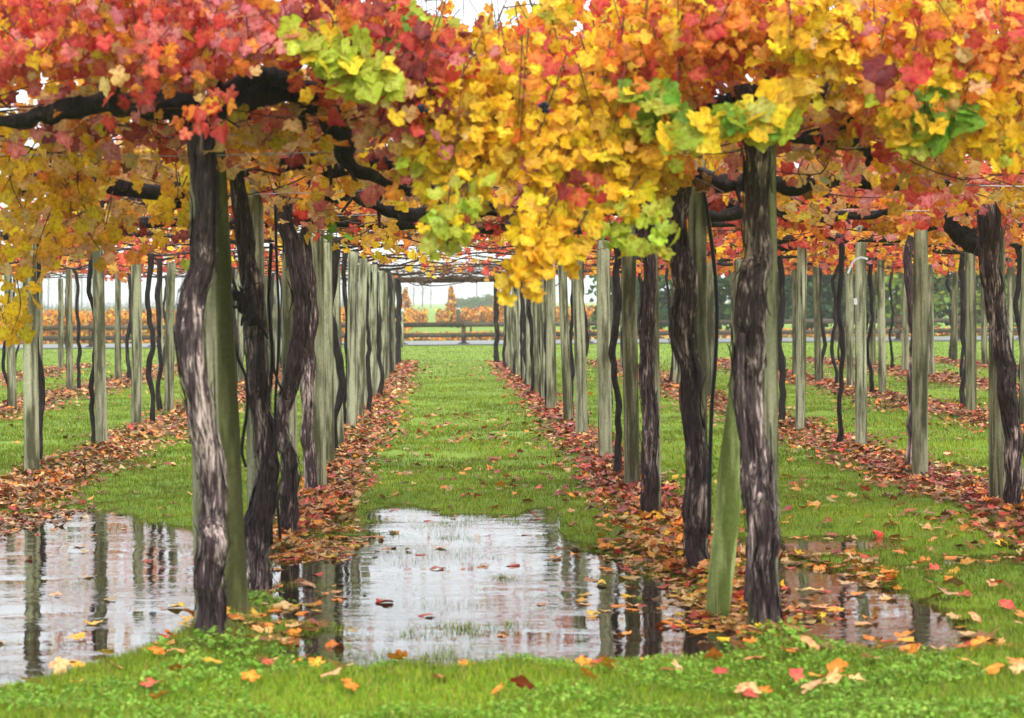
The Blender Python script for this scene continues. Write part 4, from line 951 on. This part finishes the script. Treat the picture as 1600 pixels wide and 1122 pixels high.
# ------------------------------------------------------------------ fence
def seg(b, p0, p1, hw, hh):
    b.box((p0[0], p0[1] - hw, p0[2] - hh), (p1[0], p1[1] + hw, p1[2] + hh))
FY = 77.6
fr_ = empty('rail_fence', (0, FY, 0), 'long brown two rail wooden fence beside the driveway', 'fence')
fpx = [724 + 97 * k for k in range(-8, 11)]; fx = [(p_ - PX) * FY / F for p_ in fpx]
pm = MB(); pm.box((-.075, -.075, -.1), (.075, .075, .86)); pm = pm.mesh('fence_post', M_fpost)
rl = fx[1] - fx[0]; rmsh = []
for k in range(3):
    b = MB(); b.box((-rl / 2 + .003, -.02, -.075), (rl / 2 - .003, .02, .075 + .004 * k)); rmsh.append(b.mesh('rail', M_rail))
ftm = MB(); ftm.tube([(0, 0, .0), (0, 0, .05), (0, 0, .09)], [.26, .20, .08], 12); ftm = ftm.mesh('footing', M_rubber)
for k, x in enumerate(fx):
    o = link('fence_post', pm, fr_, (x, 0, 0))
    link('footing', ftm, fr_, (x, 0, .005))
    if k < len(fx) - 1:
        for z in (.70, .34):
            o = link('rail', random.choice(rmsh), fr_, (x + rl / 2, -.10, z)); o.rotation_euler = (0, rng.normal(0, .004), 0)

# ------------------------------------------------------------------ beyond the fence
def cloud_leaves(n, cfun, size, w=None, cols=None, lod='ti'):
    pos = cfun(n); nn = rng.normal(0, 1, (n, 3)) + [0, -.5, .3]; tt = rng.normal(0, 1, (n, 3)) + [0, 0, -.3]
    v_, t_, c_ = leaf_arrays(pos, nn, tt, rng.uniform(*size, n), pick(w, n) if w is not None else np.zeros(n, int), lod=lod)
    if cols is not None:
        cc = cols[rng.integers(len(cols), size=n)] * rng.uniform(.6, 1.35, (n, 1)); c_ = np.repeat(cc, len(TPL[lod][0]) + 1, 0)
    return v_, t_, c_
WF = W(orange=.42, gold=.22, brown=.26, tan=.10)
def vine_rows(name, rows, w, lab):
    V, T, Cc, n0 = [], [], [], 0
    for (x0, x1, y, h) in rows:
        n = int((x1 - x0) * 230)
        f = lambda n: np.stack([rng.uniform(x0, x1, n), y + rng.normal(0, .35, n), h * rng.random(n) ** .75 * (.82 + .2 * rng.random(n)) + .05], 1)
        v_, t_, c_ = cloud_leaves(n, f, (.10, .2), w); V.append(v_); T.append(t_ + n0); Cc.append(c_); n0 += len(v_)
    o = link(name, mesh_np(name, np.concatenate(V), [np.concatenate(T)], M_shrub, np.concatenate(Cc))); tag(o, lab, 'vineyard', None, 'stuff')
vine_rows('far_vineyard', [(-25, -1.6, 97 + 6 * k, 1.12) for k in range(6)], WF, 'rust orange vineyard rows beyond the fence')
vine_rows('far_vineyard', [(-1.8, -.85, 129, .95), (-.3, 15, 129, 1.0), (.4, 15, 133, 1.05), (2, 15, 137, 1.1), (-2.8, -.9, 134, 1.0), (-1.5, 30, 91, .12)], WF, 'clipped orange vines beyond the middle of the fence')
vine_rows('leaf_litter', [(-26, 12, 88.2, .06), (-26, 30, 86.6, .05)], W(brown=.5, tan=.2, orange=.3), 'strip of brown leaves beyond the driveway')
def cone_tree(x, y, h, r, w, lab):
    rt = empty('conical_tree', (x, y, 0), lab, 'tree', 'small conical orange trees')
    b = MB(); b.tube([(0, 0, -.1), (.03, 0, h * .5), (0, 0, h * .98)], [.07, .05, .01], 6); link('trunk', b.mesh('trunk', M_bark_dark), rt)
    def f(n):
        z = rng.random(n) ** 1.1 * h; a = rng.uniform(0, 6.28, n); rr = r * (1 - (z / h) ** 1.6) * (.55 + .45 * rng.random(n)) * (1 + .6 * vnoise(np.stack([np.cos(a) * 1.5, np.sin(a) * 1.5, z * 3.5], 1), x)) + .03
        return np.stack([rr * np.cos(a), rr * np.sin(a), z + .15], 1)
    v_, t_, c_ = cloud_leaves(620, f, (.07, .16), w); link('crown', mesh_np('crown', v_, [t_], M_shrub, c_), rt)['kind'] = 'stuff'
cone_tree((705 - PX) * 127 / F, 127, 2.15, .36, WF, 'orange conical tree standing right of the grassy gap')
cone_tree((634 - PX) * 127 / F, 127, 2.1, .42, WF, 'orange conical tree at the far end of left row')
cone_tree((778 - PX) * 127 / F, 127, 2.0, .42, WF, 'orange conical tree at the far end of right row')
def gbox(name, px, y, w, h, mat, lab, cat, cap=None):
    x = (px - PX) * y / F
    rt = empty(name, (x, y, 0), lab, cat)
    b = MB(); b.box((-w, -w, -.05), (w, w, h)); link('post', b.mesh('post', mat), rt)
    if cap: b = MB(); b.box((-cap[0], -w - .03, h - cap[1]), (cap[0], -w - .004, h)); link('plate', b.mesh('plate', M_white), rt)
gbox('marker_post', 716, 125, .11, 1.1, M_rail, 'dark marker post with a white cap beside the conical tree', 'post', (.12, .08))
gbox('marker_post', 735.5, 95, .045, .75, M_rail, 'thin dark stake beyond the fence right of the middle', 'stake')
gbox('marker_post', 628, 74, .045, 1.28, M_post, 'pale marker post with white sign at the end of the left row', 'sign', (.07, .14))
gbox('marker_post', 1313, 76.2, .03, .62, M_white, 'short white stake beside the brown fence post at right', 'stake')

# hedge of dark conifers and lighter trees, right
def leafy_tree(x, y, h, r, cols, n, lab, cat='tree', name='garden_tree', droop=True, crown0=.1):
    rt = empty(name, (x, y, 0), lab, cat, 'dense green trees behind the fence at right')
    b = MB(); b.tube([(0, 0, -.2), (.1, 0, h * .3), (0, .05, h * .6), (0, 0, h * .9)], [.2, .16, .1, .03], 8, rough=.1)
    for k in range(7):
        a = rng.uniform(0, 6.28); z = h * rng.uniform(.2, .7); b.tube([(0, 0, z), (r * .5 * math.cos(a), r * .5 * math.sin(a), z + h * .08)], [.06, .02], 5)
    link('trunk', b.mesh('trunk', M_bark_dark), rt)
    nc = 70; ca = rng.uniform(0, 6.28, nc); cz = h * (crown0 + (1 - crown0) * rng.random(nc)); cr_ = r * np.sqrt(np.clip(1 - ((cz / h - .4) / .65) ** 2, .05, 1)) * rng.uniform(.5, 1, nc)
    cen = np.stack([cr_ * np.cos(ca), cr_ * np.sin(ca), cz], 1); tone = rng.uniform(.55, 1.45, nc)
    k = rng.integers(nc, size=n); pos = cen[k] + rng.normal(0, [.34, .34, .22], (n, 3)) * (r / 1.8); 
    if droop: pos[:, 2] -= .25 * np.abs(pos[:, 0] - cen[k][:, 0])
    nn = rng.normal(0, .8, (n, 3)) + [0, -.5, .6]; tt = rng.normal(0, .6, (n, 3)) + [0, 0, -.9]
    v_, t_, c_ = leaf_arrays(pos, nn, tt, rng.uniform(.14, .30, n), np.zeros(n, int), lod='ti')
    cc = cols[rng.integers(len(cols), size=n)] * tone[k][:, None] * rng.uniform(.75, 1.3, (n, 1)); c_ = np.repeat(cc, 6, 0)
    link('crown', mesh_np('crown', v_, [t_], M_shrub, c_), rt)['kind'] = 'stuff'
DG = np.array([(.018, .055, .018), (.03, .08, .022), (.045, .10, .02)]); YG = np.array([(.16, .24, .03), (.22, .26, .03), (.10, .18, .025)]); MG = np.array([(.05, .11, .02), (.08, .15, .03)])
TL = [(985, 104, 4.5, 1.7, MG, 'mid green tree at the left end of the hedge'), (1050, 101, 5.5, 1.9, DG, 'dark conifer behind the slim third trunk right of aisle'), (1120, 103, 5.5, 2.0, MG, 'green tree behind the leaning mossy post at right'),
      (1200, 100, 6, 2.0, DG, 'dark conifer behind the massive right trunk'), (1262, 101, 5.6, 1.9, DG, 'dark conifer behind the fence left of the brown post'), (1318, 103, 5.8, 1.9, DG, 'dark conifer right above the brown fence post'),
      (1378, 101, 5.6, 1.9, MG, 'mid green tree right of the taped post'), (1430, 99, 4.6, 1.4, YG, 'yellow green tree behind the fence at right'), (1492, 101, 5.8, 2.0, DG, 'dark tree left of the curving right edge trunk'), (1552, 99, 5, 1.6, YG, 'yellow green tree behind the curving right edge trunk'), (1612, 101, 5.8, 2.0, MG, 'green tree at the right edge of the hedge')]
for (px, y, h, r_, cols, lab) in TL: leafy_tree((px - PX) * y / F, y, h, r_, cols, 2600, lab)
# golden shrub and tyres, left
leafy_tree((352 - PX) * 66 / F, 66, 1.25, .5, np.array([(.5, .3, .03), (.35, .28, .04), (.5, .18, .03)]), 700, 'golden orange shrub beyond the lawn behind the leaning left post', 'shrub', 'golden_shrub', False)
tx = (390 - PX) * 66 / F
b = MB(); th = np.linspace(0, 2 * math.pi, 20, endpoint=False); ph = np.linspace(0, 2 * math.pi, 9, endpoint=False)
vv = np.array([[(.29 + .085 * math.cos(p_)) * math.cos(a), (.29 + .085 * math.cos(p_)) * math.sin(a), .065 * math.sin(p_)] for a in th for p_ in ph]); ii, jj = np.meshgrid(np.arange(20), np.arange(9), indexing='ij'); ii = ii.ravel(); jj = jj.ravel()
b.add(vv, np.stack([ii * 9 + jj, ((ii + 1) % 20) * 9 + jj, ((ii + 1) % 20) * 9 + (jj + 1) % 9, ii * 9 + (jj + 1) % 9], 1)); tyre = b.mesh('tyre', M_rubber, True)
for c_, lab in ((0, 'left'), (.8, 'right')):
    for k in range(8):
        o = link('tyre', tyre, None, (tx + c_ + rng.normal(0, .02), 66, .07 + .133 * k)); tag(o, f'black tyre, {ORD[k]} from the ground in the {lab} stack beyond the lawn', 'tyre', 'black tyres stacked beyond the lawn')

# bare poplars and misty wood
def bare_tree(x, y, h, lab, n=34, spread=.25, name='bare_tree', grp='bare winter trees in the mist'):
    rt = empty(name, (x, y, 0), lab, 'tree', grp)
    b = MB(); b.tube([(0, 0, -.3), (h * .01, 0, h * .5), (0, 0, h)], [h * .014, h * .010, h * .002], 6); link('trunk', b.mesh('trunk', M_pale_bark), rt)
    b = MB()
    for _ in range(n):
        z = h * rng.uniform(.18, .95); a = rng.uniform(0, 6.28); L = h * spread * (1.1 - z / h) * rng.uniform(.6, 1.2)
        e = np.array([math.cos(a) * L * .6, math.sin(a) * L * .6, z + L * .9]); b.tube(spline([(0, 0, z), e * [.6, .6, 1] - [0, 0, L * .35], e], 5), np.linspace(h * .004, h * .001, 5), 3, cap=False)
        for __ in range(3):
            s_ = rng.uniform(.3, .9); q_ = np.array([e[0] * s_, e[1] * s_, z + (e[2] - z) * s_]); b.tube([q_, q_ + rng.normal(0, L * .18, 3) + [0, 0, L * .25]], [h * .0018, h * .0008], 3, cap=False)
    link('branches', b.mesh('branches', M_pale_bark), rt)['kind'] = 'stuff'
bare_tree((660 - PX) * 500 / F, 500, 12, 'tall bare tree in the mist left of the grassy gap')
bare_tree((673 - PX) * 450 / F, 450, 6.6, 'short bare tree in the mist at the grassy gap')
bare_tree((646 - PX) * 550 / F, 550, 11, 'faint bare tree in the mist beside the left row')
PPL = list(range(10, 620, 17))
for k, px in enumerate(PPL):
    y = 700 + rng.uniform(-30, 30); nm = ORD[k] if k < 18 else ORD[min(17, len(PPL) - 1 - k)]; side = 'left' if k < 18 else 'right'
    bare_tree((px + rng.normal(0, 3) - PX) * y / F, y, rng.uniform(19, 25), f'pale slim poplar in mist, {nm} from the {side} end of its line', 22, .14, 'poplar_tree', 'line of bare poplars in the mist at left')
n = 9000; b_ = MB()
X = rng.uniform(-90, -9, 1300); Y = rng.uniform(330, 380, 1300)
for x, y in zip(X, Y):
    h = rng.uniform(.8, 2.2); b_.tube([(x, y, 0), (x + rng.normal(0, .3), y, h)], [.05, .015], 3, cap=False)
    b_.tube([(x, y, h * .3), (x + rng.normal(0, .8), y, h * .8)], [.03, .01], 3, cap=False)
tag(link('far_scrub', b_.mesh('far_scrub', M_pale_bark)), 'misty grey scrub beyond the orange vineyard', 'scrub', None, 'stuff')
for (px, y, h, r_, lab) in ((718, 330, 1.5, 1.5, 'round grey green shrub in mist right of the conical tree'), (742, 330, 1.7, 1.5, 'round grey green shrub in the mist at the middle'), (768, 330, 2.1, 1.9, 'round grey green shrub in mist beside right row')):
    leafy_tree((px - PX) * y / F, y, h, r_, MG, 1500, lab, 'shrub', 'misty_shrub', False)
b = MB(); x = (745 - PX) * 600 / F; b.tube([(0, 0, -.3), (0, 0, 20)], [.2, .14], 8); b.box((-1.2, -.08, 18.6), (1.2, -.0, 18.8))
tag(link('power_pole', b.mesh('power_pole', M_pale_bark), None, (x, 600, 0)), 'thin power pole fading into the mist above the round trees', 'pole')

# ------------------------------------------------------------------ haze
b = MB(); b.box((-260, -12, -1.2), (260, 800, 27))
m = bpy.data.materials.new('mist'); m.use_nodes = True; t = m.node_tree; t.nodes.clear()
o = t.nodes.new('ShaderNodeOutputMaterial'); pv = t.nodes.new('ShaderNodeVolumePrincipled'); pv.inputs['Color'].default_value = (.97, .98, 1, 1); pv.inputs['Density'].default_value = .0006; pv.inputs['Anisotropy'].default_value = .1
t.links.new(pv.outputs[0], o.inputs['Volume'])
HAZE = True
if HAZE: tag(link('haze', b.mesh('haze', m)), None, None, None, 'stuff')
